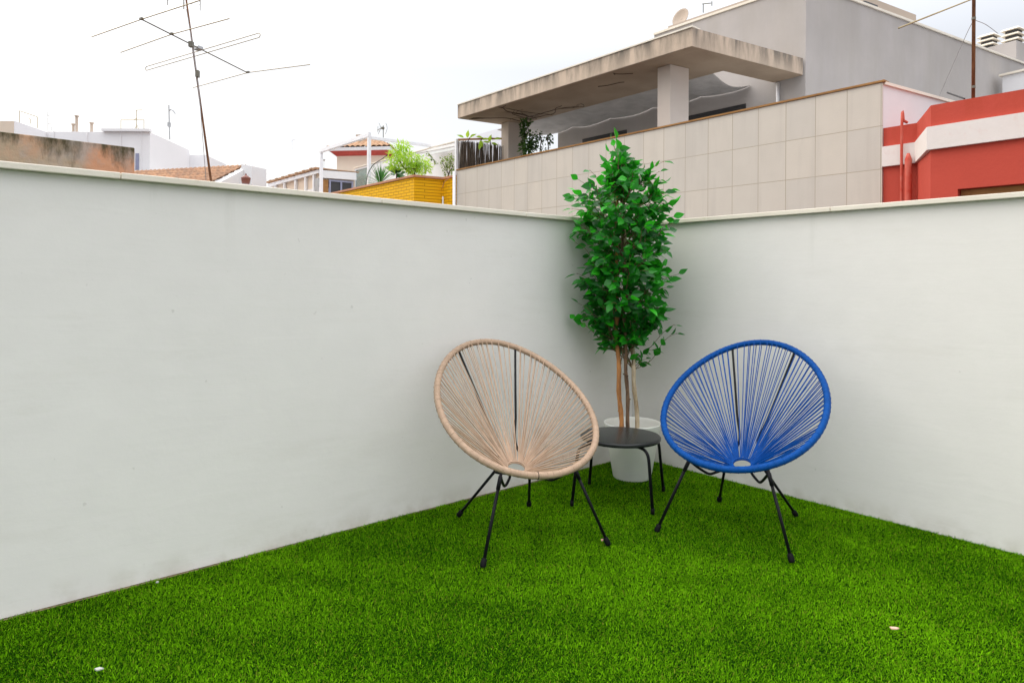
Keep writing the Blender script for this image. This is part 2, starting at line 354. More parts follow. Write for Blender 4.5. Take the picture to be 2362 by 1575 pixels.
# artificial grass: one mesh of blades
def grass():
    dens = 62000
    x0, x1, y0, y1 = -3.2, WX-.006, -3.2, WY-.012
    n = int((x1-x0)*(y1-y0)*dens)
    P = np.stack([rng.uniform(x0, x1, n), rng.uniform(y0, y1, n)], 1)
    d = P@np.array([FW.x, FW.y]); l = P@np.array([RT.x, RT.y])
    inside = (d > 1.75) & (np.abs(l) < .80*d+.12)
    keep = inside & (rng.random(n) < np.clip(1.25-.10*d, .75, 1)) | (~inside & (rng.random(n) < .10))
    # ragged edge near the left wall
    edge = .018+.009*np.sin(P[:, 0]*3.1)+.006*np.sin(P[:, 0]*17+1)+.004*np.sin(P[:, 0]*47)
    keep &= (WY-P[:, 1] > edge)
    edge2 = .004+.004*np.sin(P[:, 1]*5)+.004*np.sin(P[:, 1]*23)
    keep &= (WX-P[:, 0] > edge2)
    P = P[keep]; n = len(P)
    far = ~inside[keep]
    L_ = rng.uniform(.008, .020, n); wd = np.where(far, .005, rng.uniform(.0010, .0019, n))
    az = rng.uniform(0, 2*PI, n); lean = rng.uniform(.2, 1.25, n)
    # clumps share a leaning direction a little
    fx = np.sin(P[:, 0]*21+np.sin(P[:, 1]*13)*2); fy = np.cos(P[:, 1]*19+np.sin(P[:, 0]*17)*2)
    dx = np.cos(az)+.5*fx+.25; dy = np.sin(az)+.5*fy-.2; nn = np.hypot(dx, dy)+1e-6; dx /= nn; dy /= nn
    fa = rng.uniform(0, 2*PI, n); sx_, sy_ = np.cos(fa)*wd, np.sin(fa)*wd
    V = np.zeros((n, 5, 3), dtype=np.float32); z0 = -.012
    mid = L_*.55; a1 = lean*.55; a2 = lean*1.35
    mx = mid*np.sin(a1); mz = mid*np.cos(a1); tx = mx+(L_-mid)*np.sin(a2); tz = mz+(L_-mid)*np.cos(a2)
    V[:, 0] = np.stack([P[:, 0]-sx_, P[:, 1]-sy_, np.full(n, z0)], 1); V[:, 1] = np.stack([P[:, 0]+sx_, P[:, 1]+sy_, np.full(n, z0)], 1)
    V[:, 2] = np.stack([P[:, 0]+dx*mx+sx_*.8, P[:, 1]+dy*mx+sy_*.8, z0+mz], 1); V[:, 3] = np.stack([P[:, 0]+dx*mx-sx_*.8, P[:, 1]+dy*mx-sy_*.8, z0+mz], 1)
    V[:, 4] = np.stack([P[:, 0]+dx*tx, P[:, 1]+dy*tx, z0+tz], 1)
    V[:, :, 1] = np.minimum(V[:, :, 1], WY-.001); V[:, :, 0] = np.minimum(V[:, :, 0], WX-.001)
    base = (np.arange(n)*5)[:, None]
    loops = np.concatenate([base+np.array([0, 1, 2, 3]), base+np.array([3, 2, 4])], 1).ravel().astype(np.int32)
    me = bpy.data.meshes.new('artificial_grass'); me.vertices.add(n*5); me.vertices.foreach_set('co', V.ravel())
    me.loops.add(n*7); me.loops.foreach_set('vertex_index', loops); me.polygons.add(n*2)
    ls = (np.arange(n)*7)[:, None]+np.array([0, 4]); me.polygons.foreach_set('loop_start', ls.ravel().astype(np.int32))
    me.update(calc_edges=True)
    # per-blade tone: patches plus strong single-blade scatter
    pt = .5+.30*np.sin(P[:, 0]*4.3+1.2*np.sin(P[:, 1]*3.1))*np.cos(P[:, 1]*3.7)+.12*np.sin(P[:, 0]*13+P[:, 1]*9)
    tone = np.clip(pt*.40+rng.beta(1.0, 1.9, n)*.85-.06, 0, 1)
    at = me.attributes.new('tone', 'FLOAT', 'POINT'); at.data.foreach_set('value', np.repeat(tone, 5).astype(np.float32))
    ys = rng.random(n); at = me.attributes.new('dry', 'FLOAT', 'POINT'); at.data.foreach_set('value', np.repeat(ys, 5).astype(np.float32))
    m, t, p = nodes('artificial_turf_blades'); p.inputs['Roughness'].default_value = .6; setspec(p, .0)
    a = t.nodes.new('ShaderNodeAttribute'); a.attribute_name = 'tone'; d_ = t.nodes.new('ShaderNodeAttribute'); d_.attribute_name = 'dry'
    k = mix(t, a.outputs['Fac'], (.011, .092, .002), (.275, .64, .008)); k = mix(t, rng_(t, d_.outputs['Fac'], .93, .97, 0, .8), k, (.26, .30, .03))
    t.links.new(k, p.inputs['Base Color'])
    tl = t.nodes.new('ShaderNodeBsdfTranslucent'); t.links.new(k, tl.inputs[0]); ms = t.nodes.new('ShaderNodeMixShader'); ms.inputs[0].default_value = .3
    t.links.new(p.outputs[0], ms.inputs[1]); t.links.new(tl.outputs[0], ms.inputs[2]); t.links.new(ms.outputs[0], t.nodes['Material Output'].inputs[0])
    me.materials.append(m); o = bpy.data.objects.new('artificial_grass', me); col.objects.link(o)
    tag(o, 'short bright green artificial grass covering the terrace floor', 'grass', kind='stuff')
grass()
def turfbase():
    m, t, p = nodes('turf_backing'); p.inputs['Roughness'].default_value = 1; setspec(p, 0)
    t.links.new(mix(t, rng_(t, noise(t, 60), .3, .7), (.004, .022, .001), (.010, .04, .002)), p.inputs['Base Color'])
    tag(MB().box((-3.3, -3.3, -.0118), (WX-.008, WY-.022, -.008)).build('turf_backing', m), 'dark green backing sheet under the artificial grass', 'turf', kind='structure')
turfbase()

# ================================================================ string chairs
RA, RB, RTH, RF0, RZ0, RE = .4607, .3673, .5667, -.0776, .5892, -.1079
def rimp(ph, dr=0):
    f = RF0-(RA+dr)*math.cos(ph)*math.cos(RTH); z = RZ0+(RA+dr)*math.cos(ph)*math.sin(RTH)
    s = (RB+dr)*math.sin(ph)*(1+RE*math.cos(ph)); return Vector((s, -f, z))
def bez(P, n=16):
    P = [Vector(p) for p in P]; out_ = []
    for i in range(len(P)-1):                                   # Catmull-Rom
        p0, p1, p2, p3 = P[max(i-1, 0)], P[i], P[i+1], P[min(i+2, len(P)-1)]
        for k in range(n if i < len(P)-2 else n+1):
            u = k/n; out_.append(.5*((2*p1)+(p2-p0)*u+(2*p0-5*p1+4*p2-p3)*u*u+(3*p1-p0-3*p2+p3)*u**3))
    return out_
def chair(label, ox, oy, an, mc, mrim, seed, group):
    rr = random.Random(seed)
    w0 = RT*ox+FW*oy
    t = thing('string_chair', label, 'chair', (w0.x, w0.y, 0), group, an+YAW)
    n = 160; rim = [rimp(2*PI*i/n) for i in range(n)]
    b = MB(); b.tube(rim, .0150, 18, closed=True)
    # arc-length table
    F = [rimp(2*PI*i/720) for i in range(721)]; cum = [0]
    for i in range(720): cum.append(cum[-1]+(F[i+1]-F[i]).length)
    tot = cum[-1]
    def phi(sv):
        sv %= tot; lo = int(np.searchsorted(cum, sv)); lo = max(1, min(720, lo))
        a = (sv-cum[lo-1])/(cum[lo]-cum[lo-1]+1e-9); return 2*PI*(lo-1+a)/720
    NW = 84; cords = MB(); wraps = MB()
    hc = Vector((0, .038, .283)); hr = .046; HCO, HSI = math.cos(.38), math.sin(.38)
    ctr = rimp(0)*.5+rimp(PI)*.5
    for i in range(NW):
        sv = tot*(i+.5+rr.uniform(-.16, .16))/NW; ph = phi(sv); p = rimp(ph)
        tg = (rimp(ph+.01)-rimp(ph-.01)).normalized()
        inward = (hc-p).normalized(); inward = (inward-tg*inward.dot(tg)).normalized(); side = tg.cross(inward)
        for q in (-1, 1):
            if rr.random() < .06 or min(abs(ph-.5), abs(2*PI-.5-ph)) < .028: continue
            hp = ph+q*rr.uniform(.01, .045)+rr.uniform(-.03, .03)
            e_ = hc+Vector((math.sin(hp)*hr, math.cos(hp)*hr*HCO, math.cos(hp)*hr*HSI))*1+Vector((0, 0, .003+rr.uniform(-.004, .007)))
            st = p+side*(.0135*q)+tg*(q*rr.uniform(.001, .0045))+inward*.006
            mid = (st+e_)*.5+Vector((0, 0, -.004+rr.uniform(-.002, .002)))
            cords.tube(bez([st, mid, e_], 4), .0022, 6, cap=False)
        # the loop of cord round the rim
        loop = []
        for j in range(10):
            a = 2*PI*j/10; loop.append(p+(inward*math.cos(a)+side*math.sin(a))*.0150+tg*(.003*math.sin(a+i)))
        wraps.tube(loop, .0019, 5, closed=True)
    cords.build('woven_seat', mc, t, True, True)
    b.add(wraps.v, wraps.f, wraps.uv); ro = b.build('rim', mrim, t, True, True)
    b = MB(); 
    for dz, r_ in ((-.003, .044), (.004, .0445)):
        b.tube([hc+Vector((r_*math.cos(a), r_*math.sin(a)*HCO, dz+r_*math.sin(a)*HSI)) for a in np.linspace(0, 2*PI, 40, endpoint=False)], .0042, 8, closed=True)
    b.build('seat_ring', mc, t, True, True)
    # dark end band on the rim
    pb = rimp(PI+(.14 if seed == 1 else -.35)); tg = (rimp(PI+(.15 if seed == 1 else -.34))-pb).normalized(); a0 = tg.orthogonal().normalized(); b0 = tg.cross(a0)
    MB().tube([pb+(a0*math.cos(a)+b0*math.sin(a))*.0156 for a in np.linspace(0, 2*PI, 20, endpoint=False)], .0016, 6, closed=True).build('band', M['cap'] if seed == 1 else mc, ro, True, True)
    V = lambda s, f, z: Vector((s, -f, z))
    for sg in (-1, 1):
        T = V(sg*.178, .195, .325)
        # front leg with its sleeve joint and rubber foot
        ft = V(sg*.2916, .2922, .012)
        lg = MB(); lg.tube([ft, T+(T-ft).normalized()*.012], .0070, 12); tp = (T-ft).normalized(); lg.tube([T-tp*.055, T-tp*.0], .0092, 12)
        lo = lg.build('leg', M['black'], t, True, True)
        def foot(p, dirv, par):
            MB().tube([p-dirv*.016, p-dirv*.010, p+dirv*.014, p+dirv*.020], [.0105, .0130, .0122, .008], 12).build('foot_cap', M['cap'], par, True, True)
        foot(ft, tp, lo)
        fb = V(sg*.1875, -.2965, .012); rb = V(sg*.092, -.085, .262)
        ldir = (rb-fb).normalized()
        lo = MB().tube([fb, rb], .0068, 12).build('leg', M['black'], t, True, True); foot(fb, ldir, lo)
        # under-seat rod: from the front leg joint down, in and back, then up behind the cords to the rim
        pr = rimp(sg*.50, .0)
        path = [T, V(sg*.150, .15, .285), V(sg*.118, .098, .250), V(sg*.092, .070, .254), V(sg*.058, .02, .268), V(sg*.060, -.02, .268), V(sg*.075, -.055, .262), rb]
        MB().tube(bez(path, 6), .0062, 10).build('under_frame', M['black'], t, True, True)
        e0 = hc+Vector((math.sin(sg*.5)*hr, math.cos(.5)*hr*HCO, math.cos(.5)*hr*HSI)); ow = V(0, -.6, -.8)
        MB().tube(bez([rb, e0.lerp(pr, .16)+ow*.020, e0.lerp(pr, .40)+ow*.016, e0.lerp(pr, .7)+ow*.010, pr], 10), .0058, 10).build('back_rod', M['black'], t, True, True)
    return t
G = 'round string chairs on the grass'
chair('tan string chair with oval rim and black legs, standing left of the small table', .0409, 3.0903, .4126, M['tan_cord'], M['tan_rim'], 1, G)
chair('cobalt blue string chair with oval rim and black legs, standing right of the small table', 1.0889, 3.1781, -.6007, M['blue_cord'], M['blue_rim'], 2, G)

# ================================================================ side table
def table():
    c = onz(1434, 1003, .342); c = RT*.5815+FW*3.556
    r = .212; t = thing('side_table', 'low round black metal side table standing between the two chairs', 'table', (c.x, c.y, 0))
    prof = [(0, .342), (r-.012, .342), (r-.004, .341), (r, .336), (r, .326), (r-.004, .321), (r-.012, .320), (0, .320)]
    MB().lathe(prof[::-1], 72, (c.x, c.y, 0)).build('tabletop', M['tabletop'], t, True)
    for px, py in ((1505.5, 1187), (1530, 1134), (1359.6, 1117.5), (1319, 1168)):
        f = onz(px, py, .0); dv = Vector((f.x-c.x, f.y-c.y, 0)); dn = dv.normalized()
        tr = r*.80
        kf = dv.length; pts = [c+dn*(r*.35)+UP*.311, c+dn*(kf-.095)+UP*.310, c+dn*(kf-.062)+UP*.303, c+dn*(kf-.040)+UP*.284, c+dn*(kf-.030)+UP*.250, Vector((f.x, f.y, .008))]
        pts = bez(pts[:5], 6)+[pts[5]]
        lg = MB().tube(pts, .0080, 12).build('leg', M['black'], t, True)
        dr = (Vector((f.x, f.y, 0))-pts[-2]).normalized()
        MB().tube([f+UP*.03-dr*.002, f+UP*.004], [.0090, .0100], 12).build('foot_cap', M['cap'], lg, True)
        pl = MB(); pl.obox(c+dn*(tr-.06)+UP*.316, dn, dn.cross(UP), UP, .045, .02, .0035)
        for q in (-.03, .03): pl.tube([c+dn*(tr-.06+q)+UP*.312, c+dn*(tr-.06+q)+UP*.302], .007, 8)
        pl.build('bracket', M['black'], t)
table()

# ================================================================ potted artificial tree
def pot():
    c = RT*.722+FW*3.985; t = thing('plant_pot', 'tapered white plastic pot behind the black table, holding the tree', 'pot', (c.x, c.y, 0))
    prof = [(.0, -.008), (.106, -.008), (.112, 0), (.167, .314), (.168, .318), (.166, .321), (.163, .318), (.161, .300), (.098, .02), (0, .02)]
    MB().lathe(prof, 64, (c.x, c.y, 0)).build('pot_body', M['pot'], t, True)
    MB().lathe([(0, .205), (.138, .205)], 32, (c.x, c.y, 0)).build('soil', M['soil'], t)
    return c
pc = pot()
RAD = [(.60, .03), (.67, .09), (.786, .12), (.863, .17), (.96, .235), (1.054, .285), (1.15, .285), (1.245, .285), (1.34, .28), (1.436, .30), (1.53, .305), (1.63, .31), (1.71, .24), (1.79, .13), (1.86, .055), (1.96, .045), (2.05, .02)]
def crown_r(z): return float(np.interp(z, [a for a, b in RAD], [b for a, b in RAD]))
def leaf(mb, p, d, nrm, L_, rr, tone, w=.27):
    d = d.normalized(); s = d.cross(nrm)
    if s.length < .01: s = d.orthogonal()
    s.normalize(); u = s.cross(d).normalized(); vs = []; fs = []
    cv = rr.uniform(-.05, .45); fold = rr.uniform(.08, .40); prof = ((0, .03), (.14, .62), (.34, 1), (.56, .86), (.78, .45), (.92, .14), (1, .01))
    for x_, k in prof:
        c = p+d*(L_*x_)-u*(L_*cv*x_*x_*.6); h = L_*w*k
        vs += [c-s*h*math.cos(fold)+u*h*math.sin(fold), c, c+s*h*math.cos(fold)+u*h*math.sin(fold)]
    for i in range(len(prof)-1):
        a = i*3; fs += [(a, a+1, a+4, a+3), (a+1, a+2, a+5, a+4)]
    mb.add(vs, fs, None, tone)
def tree():
    rr = random.Random(4); c0 = Vector((pc.x, pc.y, 0))
    t = thing('potted_tree', 'tall leafy artificial ficus tree with three bare stems in the corner', 'tree', (pc.x, pc.y, .2))
    cx_ = c0-RT*.055
    # stems
    stems = []
    for (pa, pb, r_, mt) in ((Q(1433, 985, 3.96), Q(1424, 800, 3.96), .0155, 'bark_o'), (Q(1449, 985, 3.93), Q(1443, 800, 3.93), .0125, 'bark_b'), (Q(1470, 985, 3.98), Q(1458, 800, 3.98), .0145, 'bark_p')):
        up = (pb-pa)/(pb.z-pa.z); pts = []; rs = []; n = 26
        lean = rr.uniform(-.02, .02)
        for i in range(n):
            z = .21+(1.72-.21)*i/(n-1); q = pa+up*(z-pa.z)
            if z > pb.z: q = q+(cx_+UP*z-q)*min(1, (z-pb.z)*.7)*.8
            wob = .004; q = q+RT*math.sin(z*19+r_*900)*wob+FW*math.cos(z*15+r_*400)*wob
            pts.append(q); rs.append(r_*(1-.62*i/n)*(1+.10*math.sin(z*47+r_*5000)+.05*math.sin(z*91)))
        mbk = MB().tube(pts, rs, 14)
        for k in range(9):                                    # knots and snapped twig stubs
            i = rr.randrange(2, 12); a = rr.uniform(0, 2*PI); o = (RT*math.cos(a)+FW*math.sin(a)); zz = rr.random()
            q = pts[i].lerp(pts[i+1], zz); mbk.tube([q+o*rs[i]*.6, q+o*(rs[i]+rr.uniform(.002, .008))+UP*.004], [.006, .003], 7)
        mbk.build('trunk', M[mt], t, True); stems.append(pts)
    fol = MB(); tw = MB()
    def clampw(p):
        return Vector((min(p.x, WX-.02 if p.z < 1.56 else p.x), min(p.y, WY-.02 if p.z < 1.56 else p.y), p.z))
    def spray(a, b, nl, size=1.0, r0=.0022):
        """one twig from a to b carrying nl alternate leaves on its outer part"""
        ln = (b-a).length; out_ = (b-a); out_.z = 0
        out_ = out_.normalized() if out_.length > .01 else RT
        m1 = a.lerp(b, .35)+UP*ln*rr.uniform(-.10, .06)+out_*rr.uniform(-.02, .03); m2 = a.lerp(b, .7)+UP*ln*.06+Vector((rr.uniform(-.015, .015), rr.uniform(-.015, .015), 0))
        pts = [clampw(p) for p in bez([a, m1, m2, b], 6)]; n = len(pts)
        tw.tube(pts, [r0*(1-.6*i/n) for i in range(n)], 5, cap=False)
        for k in range(nl):
            u = 1 if k == nl-1 else .30+.70*k/nl; i = min(n-2, int(u*(n-1))); p = pts[i]; td = (pts[i+1]-pts[i]).normalized()
            sd = td.cross(UP); sd = sd.normalized() if sd.length > .05 else RT
            sgn = 1 if k % 2 else -1; sp = rr.uniform(.45, 1.1) if k < nl-1 else rr.uniform(-.2, .2)
            d = (td*math.cos(sp)+sd*sgn*math.sin(sp)+UP*rr.uniform(-.75, .35)+Vector((rr.gauss(0, .25), rr.gauss(0, .25), 0))).normalized()
            pe = p+d*rr.uniform(.008, .016); tw.tube([p, pe], .0009, 4, cap=False)
            nrm = (UP*rr.uniform(.1, 1.0)+out_*rr.uniform(.2, 1.0)-FW*rr.uniform(0, .5)+Vector((rr.gauss(0, .35), rr.gauss(0, .35), rr.gauss(0, .2)))).normalized()
            tone = rr.uniform(.0, .32) if rr.random() < .80 else rr.uniform(.4, 1)
            L_ = size*(rr.uniform(.052, .078) if rr.random() < .8 else rr.uniform(.038, .055))
            tip = p+d*L_
            if tip.z < 1.57 and (tip.x > WX-.004 or tip.y > WY-.004): d = Vector((-abs(d.x)*.6, -abs(d.y)*.6, d.z-.2)).normalized()
            leaf(fol, clampw(pe), d, nrm, L_, rr, tone, rr.uniform(.26, .36))
    for i in range(94):
        z = .79+1.06*((i+rr.random())/94)
        a = i*2.39996+rr.uniform(-.35, .35); rad = max(.015, crown_r(z)*(rr.uniform(.80, 1.12) if i % 4 else rr.uniform(.25, .6))-.025)
        st = rr.choice(stems); zb = min(1.66, max(.66, z-rr.uniform(.10, .24))); j = min(len(st)-1, max(0, int((zb-.21)/1.51*25)))
        hub = cx_+UP*(z-.06)+Vector((math.cos(a), math.sin(a), 0))*rad*.45; hub = clampw(hub)
        tw.tube(bez([st[j], st[j].lerp(hub, .5)+UP*.01, hub], 5), [.0034]*11, 5)
        for q in range(4):
            a2 = a+rr.uniform(-.42, .42); r2 = rad*rr.uniform(.72, 1.06); tip = clampw(cx_+UP*(z+rr.uniform(-.055, .06))+Vector((math.cos(a2), math.sin(a2), 0))*r2)
            spray(hub, tip, rr.choice((5, 6, 6, 7, 8)))
    # sprigs that break the outline
    for px, py, nl in ((1408, 352, 6), (1418, 338, 6), (1430, 360, 6), (1414, 372, 6), (1437, 374, 6), (1424, 345, 5), (1410, 392, 7), (1438, 395, 7), (1545, 440, 7), (1552, 500, 7), (1325, 440, 6), (1335, 415, 6), (1530, 420, 7), (1412, 330, 5), (1422, 322, 6), (1432, 345, 5), (1405, 375, 5), (1440, 380, 6), (1532, 372, 6), (1520, 395, 6), (1548, 470, 6), (1360, 392, 5), (1322, 455, 5), (1566, 632, 6), (1562, 768, 7), (1556, 748, 5), (1325, 735, 6), (1335, 700, 5), (1490, 828, 6), (1500, 806, 6), (1455, 800, 4), (1330, 630, 5), (1342, 520, 5), (1328, 560, 4)):
        tip = clampw(Q(px, py, 3.95+rr.uniform(-.12, .1))); z = tip.z
        j = min(25, max(0, int((min(max(.66, z-.18), 1.70)-.21)/1.51*25))); spray(stems[0 if px < 1420 else 2 if px > 1470 else 1][j], tip, nl)
    tw.build('twigs', M['twig'], t, True); fol.build('leaves', M['leaf'], t)
tree()

# small litter on the turf
def scrap(px, py, size, m, label, cat, sh):
    p = onz(px, py, .018); a = rng.uniform(0, 6); vs = [(p.x+size*q*math.cos(a+w_), p.y+size*q*math.sin(a+w_)) for w_, q in sh]
    o = MB().prism(vs, .014, .019).build(cat.replace(' ', '_'), m, None, False, False, .001); tag(o, label, cat); return o
scrap(227, 1541, .015, M['chip'], 'angular white stone chip on the grass near the bottom left corner', 'stone chip', ((0, 1), (1.6, .55), (3, .8), (4.6, .5)))
scrap(2063, 1447, .016, M['pinkchip'], 'pinkish dry leaf scrap on the grass at lower right', 'leaf scrap', ((0, 1), (.9, .45), (2.7, .9), (3.6, .8), (5.2, .5)))
scrap(363, 1341, .006, M['chip'], 'tiny white pebble on the grass beside the left wall', 'pebble', ((0, 1), (1.3, .9), (2.7, .9), (4.2, 1)))
scrap(1389, 1244, .012, M['pinkchip'], 'small yellowish petal beside the right front foot of the tan chair', 'petal', ((0, 1), (1.3, .5), (2.9, .9), (4.4, .6)))

# ================================================================ limestone-clad neighbour with concrete canopy
FX = 9.913
def Sp(p, k): return Vector((p[0], p[1], 0))+S*k
def xy(p): return (p[0], p[1])
def neighbour():
    c0 = (FX, 3.668); y1 = 13.66; ZT = 3.945
    t = thing('apartment_building', 'grey and limestone clad apartment building with a flat concrete canopy over its roof terrace', 'building', (FX, 8, -9))
    MB().box((FX, c0[1], -9), (FX+.03, y1, ZT)).build('clad_wall', M['tilewall'], t)
    MB().box((FX+.032, c0[1]+.05, -9), (FX+.14, y1, ZT-.002)).build('parapet_core', M['white2'], t)
    MB().box((FX-.02, c0[1]-.03, ZT+.002), (FX+.17, y1, ZT+.03)).build('wall_coping', M['wood'], t)
    a = Sp(c0, .033)+Vector((0, .008, 0)); b = Sp(c0, 7.5)
    n = Vector((-S.y, S.x, 0))*.15
    w_ = MB(); w_.prism([xy(a), xy(b), xy(b+n), xy(a+n)], -9, ZT-.03); w_.build('side_wall', M['white2'], t)
    w_ = MB(); o = -Vector((-S.y, S.x, 0))*.03; w_.prism([xy(a+o), xy(b+o), xy(b+n), xy(a+n)], ZT-.028, ZT+.012); w_.build('side_coping', M['coping'], t)
    # body below the terrace
    MB().prism([(FX+.16, c0[1]+.18), xy(Sp((FX+.16, c0[1]+.18), 12)), xy(Sp((FX+.16, y1), 12)), (FX+.16, y1)], -9, 2.95).build('storeys_below', M['white2'], t)
    # canopy: C-shaped slab (front strip, right strip, left strip), open in the middle
    z0, z1 = 5.25, 5.585
    k = onx(1596, 84, FX); A = Vector((FX, k.y, 0)); Bx = A+S*3.03
    E_ = Vector((FX, y1-.03, 0)); W = 1.58
    i0 = Vector((FX+W, A.y+.34, 0)); i1 = Bx+Vector((0, .62, 0)); i1.x = 12.93
    j0 = Vector((FX+W, E_.y-.75, 0))
    poly = [xy(A), xy(Bx), (12.93, Bx.y+.62), (FX+W, A.y+.37), (FX+W, E_.y-.45), (FX+W, E_.y-.03+S.y*W), xy(E_)]
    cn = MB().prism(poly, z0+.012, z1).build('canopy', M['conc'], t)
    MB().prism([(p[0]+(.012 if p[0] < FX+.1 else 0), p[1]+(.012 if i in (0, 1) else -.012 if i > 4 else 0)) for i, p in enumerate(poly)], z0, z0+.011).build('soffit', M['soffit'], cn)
    # pale drip edge on top of the canopy
    MB().prism([(A.x-.02, A.y-.02), (A.x+.22, A.y-.02), (A.x+.22, E_.y), (A.x-.02, E_.y)], z1+.001, z1+.028).build('drip_edge', M['coping'], cn)
    # columns
    for pa, pb in ((1516.7, 1546.4), (1156.3, 1173)):
        ztop = z0-.001
        r_ = ray(pa, 200 if pa > 1400 else 300)
        yt = 157 if pa > 1400 else 285; q = onz(pa, yt, z0); q2 = onx(pb, yt, q.x)
        ww = abs(q.y-q2.y); yy = q2.y
        P = [Vector((q.x, q.y, 0)), Vector((q.x, yy, 0)), Vector((q.x, yy, 0))+S*.48, Vector((q.x, q.y, 0))+S*.48]
        MB().prism([xy(p) for p in P], 2.96, ztop).build('column', M['column'], t, bevel=.008)
    # upper block: back wall of the terrace (x = 12.95) and the long right flank along S
    XB = 12.95; zt = 7.05; ca = Vector((XB, Bx.y-.03, 0)); yE = onx(1287, 300, XB).y; cb = ca+S*13
    up = MB(); q0 = onx(1509, 75, XB); up.prism([xy(ca), xy(cb), xy(cb+Vector((0, q0.y-ca.y, 0))), (XB, q0.y)], 2.96, zt); up.prism([(XB, q0.y+.001), (XB+4, q0.y+.001), (XB+4, yE), (XB, yE)], 2.96, 5.56); blk = up.build('upper_block', M['greywall'], t)
    cp = MB(); cp.prism([(XB-.03, ca.y-.03), xy(cb+Vector((0, -.03, 0))), xy(cb+Vector((0, .3, 0))), (XB+.25, ca.y+.25), (XB+.25, q0.y), (XB-.03, q0.y)], zt+.001, zt+.05); cp.build('roof_coping', M['coping'], t)
    # roof-top parapets set back
    q0 = onx(1509, 75, 13.7); q1 = onx(1541, 62, 13.7)
    MB().box((13.7, q0.y, zt), (14.4, q1.y, 7.32)).build('roof_box', M['tanwall'], t)
    MB().box((13.7, q1.y, zt), (15.4, ca.y+.9, 7.50)).build('roof_box', M['tanwall'], t)
    n2 = Vector((-S.y, S.x, 0)); pl = ca+n2*.7
    e0 = ons(2113, 60, pl+UP*7); e1 = ons(1990, 10, pl+UP*7); ht = ons(2113, 35, pl+UP*7).z
    MB().prism([xy(e1), xy(e0), xy(e0+n2*2), xy(e1+n2*2)], zt+.05, ht).build('roof_box', M['tanwall'], t)
    v0 = ons(2000, 5, ca+n2*.35+UP*7); MB().obox(Vector((v0.x, v0.y, zt+.17)), S, n2, UP, .24, .10, .12).build('roof_vent', M['dark'], t)
    # grey stair head behind the flank, with two louvred chimneys
    pl3 = ca+n2*1.0; g0 = ons(2344, 125, pl3+UP*7); zc = ons(2344, 93, pl3+UP*7).z
    MB().prism([xy(g0), xy(g0+S*6), xy(g0+S*6+n2*3.5), xy(g0+n2*3.5)], zt+.05, zc).build('roof_box', M['greywall'], t)
    for (xa, xb, yt, yb, dd) in ((2257, 2305, 80, 110, 2.6), (2309, 2366, 65, 98, 1.7)):
        pl4 = ca+n2*dd; a_ = ons(xa, yb, pl4+UP*7); b_ = ons(xb, yb, pl4+UP*7); zt2 = ons((xa+xb)/2, yt, pl4+UP*7).z; zb = min(a_.z, b_.z)-.05
        cc = (a_+b_)/2; hw = .27; ch = MB(); H = zt2-zb
        ch.obox((cc.x, cc.y, (zb+zt2)/2-.15), S, n2, UP, hw*.62, hw*.6, H/2-.05+.15)
        chm = ch.build('chimney', M['dark'], t)
        sl_ = MB()
        for k in range(4):
            zz = zb+H*(.12+.25*k); s0 = hw*(1 if k < 3 else 1.02)
            top = [Vector((cc.x, cc.y, zz+.045))+S*i*s0*.78+n2*j*s0*.75 for i, j in ((-1, -1), (1, -1), (1, 1), (-1, 1))]
            bot = [Vector((cc.x, cc.y, zz-.02))+S*i*s0+n2*j*s0*.95 for i, j in ((-1, -1), (1, -1), (1, 1), (-1, 1))]
            sl_.hexa(bot, top)
        sl_.build('louvre', M['coping'], chm)
    # crack line of an old roof edge on the flank, shallow moulding
    # downpipe and window slits on the terrace's back wall
    d0 = onx(1794, 230, XB-.04); MB().tube([(d0.x, d0.y, 2.96), (d0.x, d0.y, 5.22)], .035, 10).build('downpipe', M['pmetal'], t, True)
    for xa, ya, xb, yb in ((1344, 322, 1446, 299), (1585, 271, 1721, 237)):
        p1 = onx(xa, ya, XB); p2 = onx(xb, yb, XB)
        MB().box((XB-.012, p1.y, 2.98), (XB+.1, p2.y, (p1.z+p2.z)/2)).build('window', M['dark'], t)
    # white metal drain down the left end of the cladding
    MB().tube([(FX-.05, y1+.03, -3), (FX-.05, y1+.03, 3.93)], .04, 12).build('drainpipe', M['pmetal'], t, True)
    # small white box on the flank at the far right
    w0 = ons(2352, 200, ca-n2*.5+UP*7); zz = ons(2345, 168, ca-n2*.5+UP*7).z
    bx = MB().obox(Vector((w0.x, w0.y, zz-.7)), S, n2, UP, .18, .3, .68).build('flue_box', M['white2'], t)
    MB().obox(Vector((w0.x, w0.y, zz+.01)), S, n2, UP, .24, .36, .025).build('flue_cap', M['coping'], bx)
    return A, E_, Bx, XB, yE, ca, n2
A_, E_, Bx_, XB, yE, CA, N2 = neighbour()

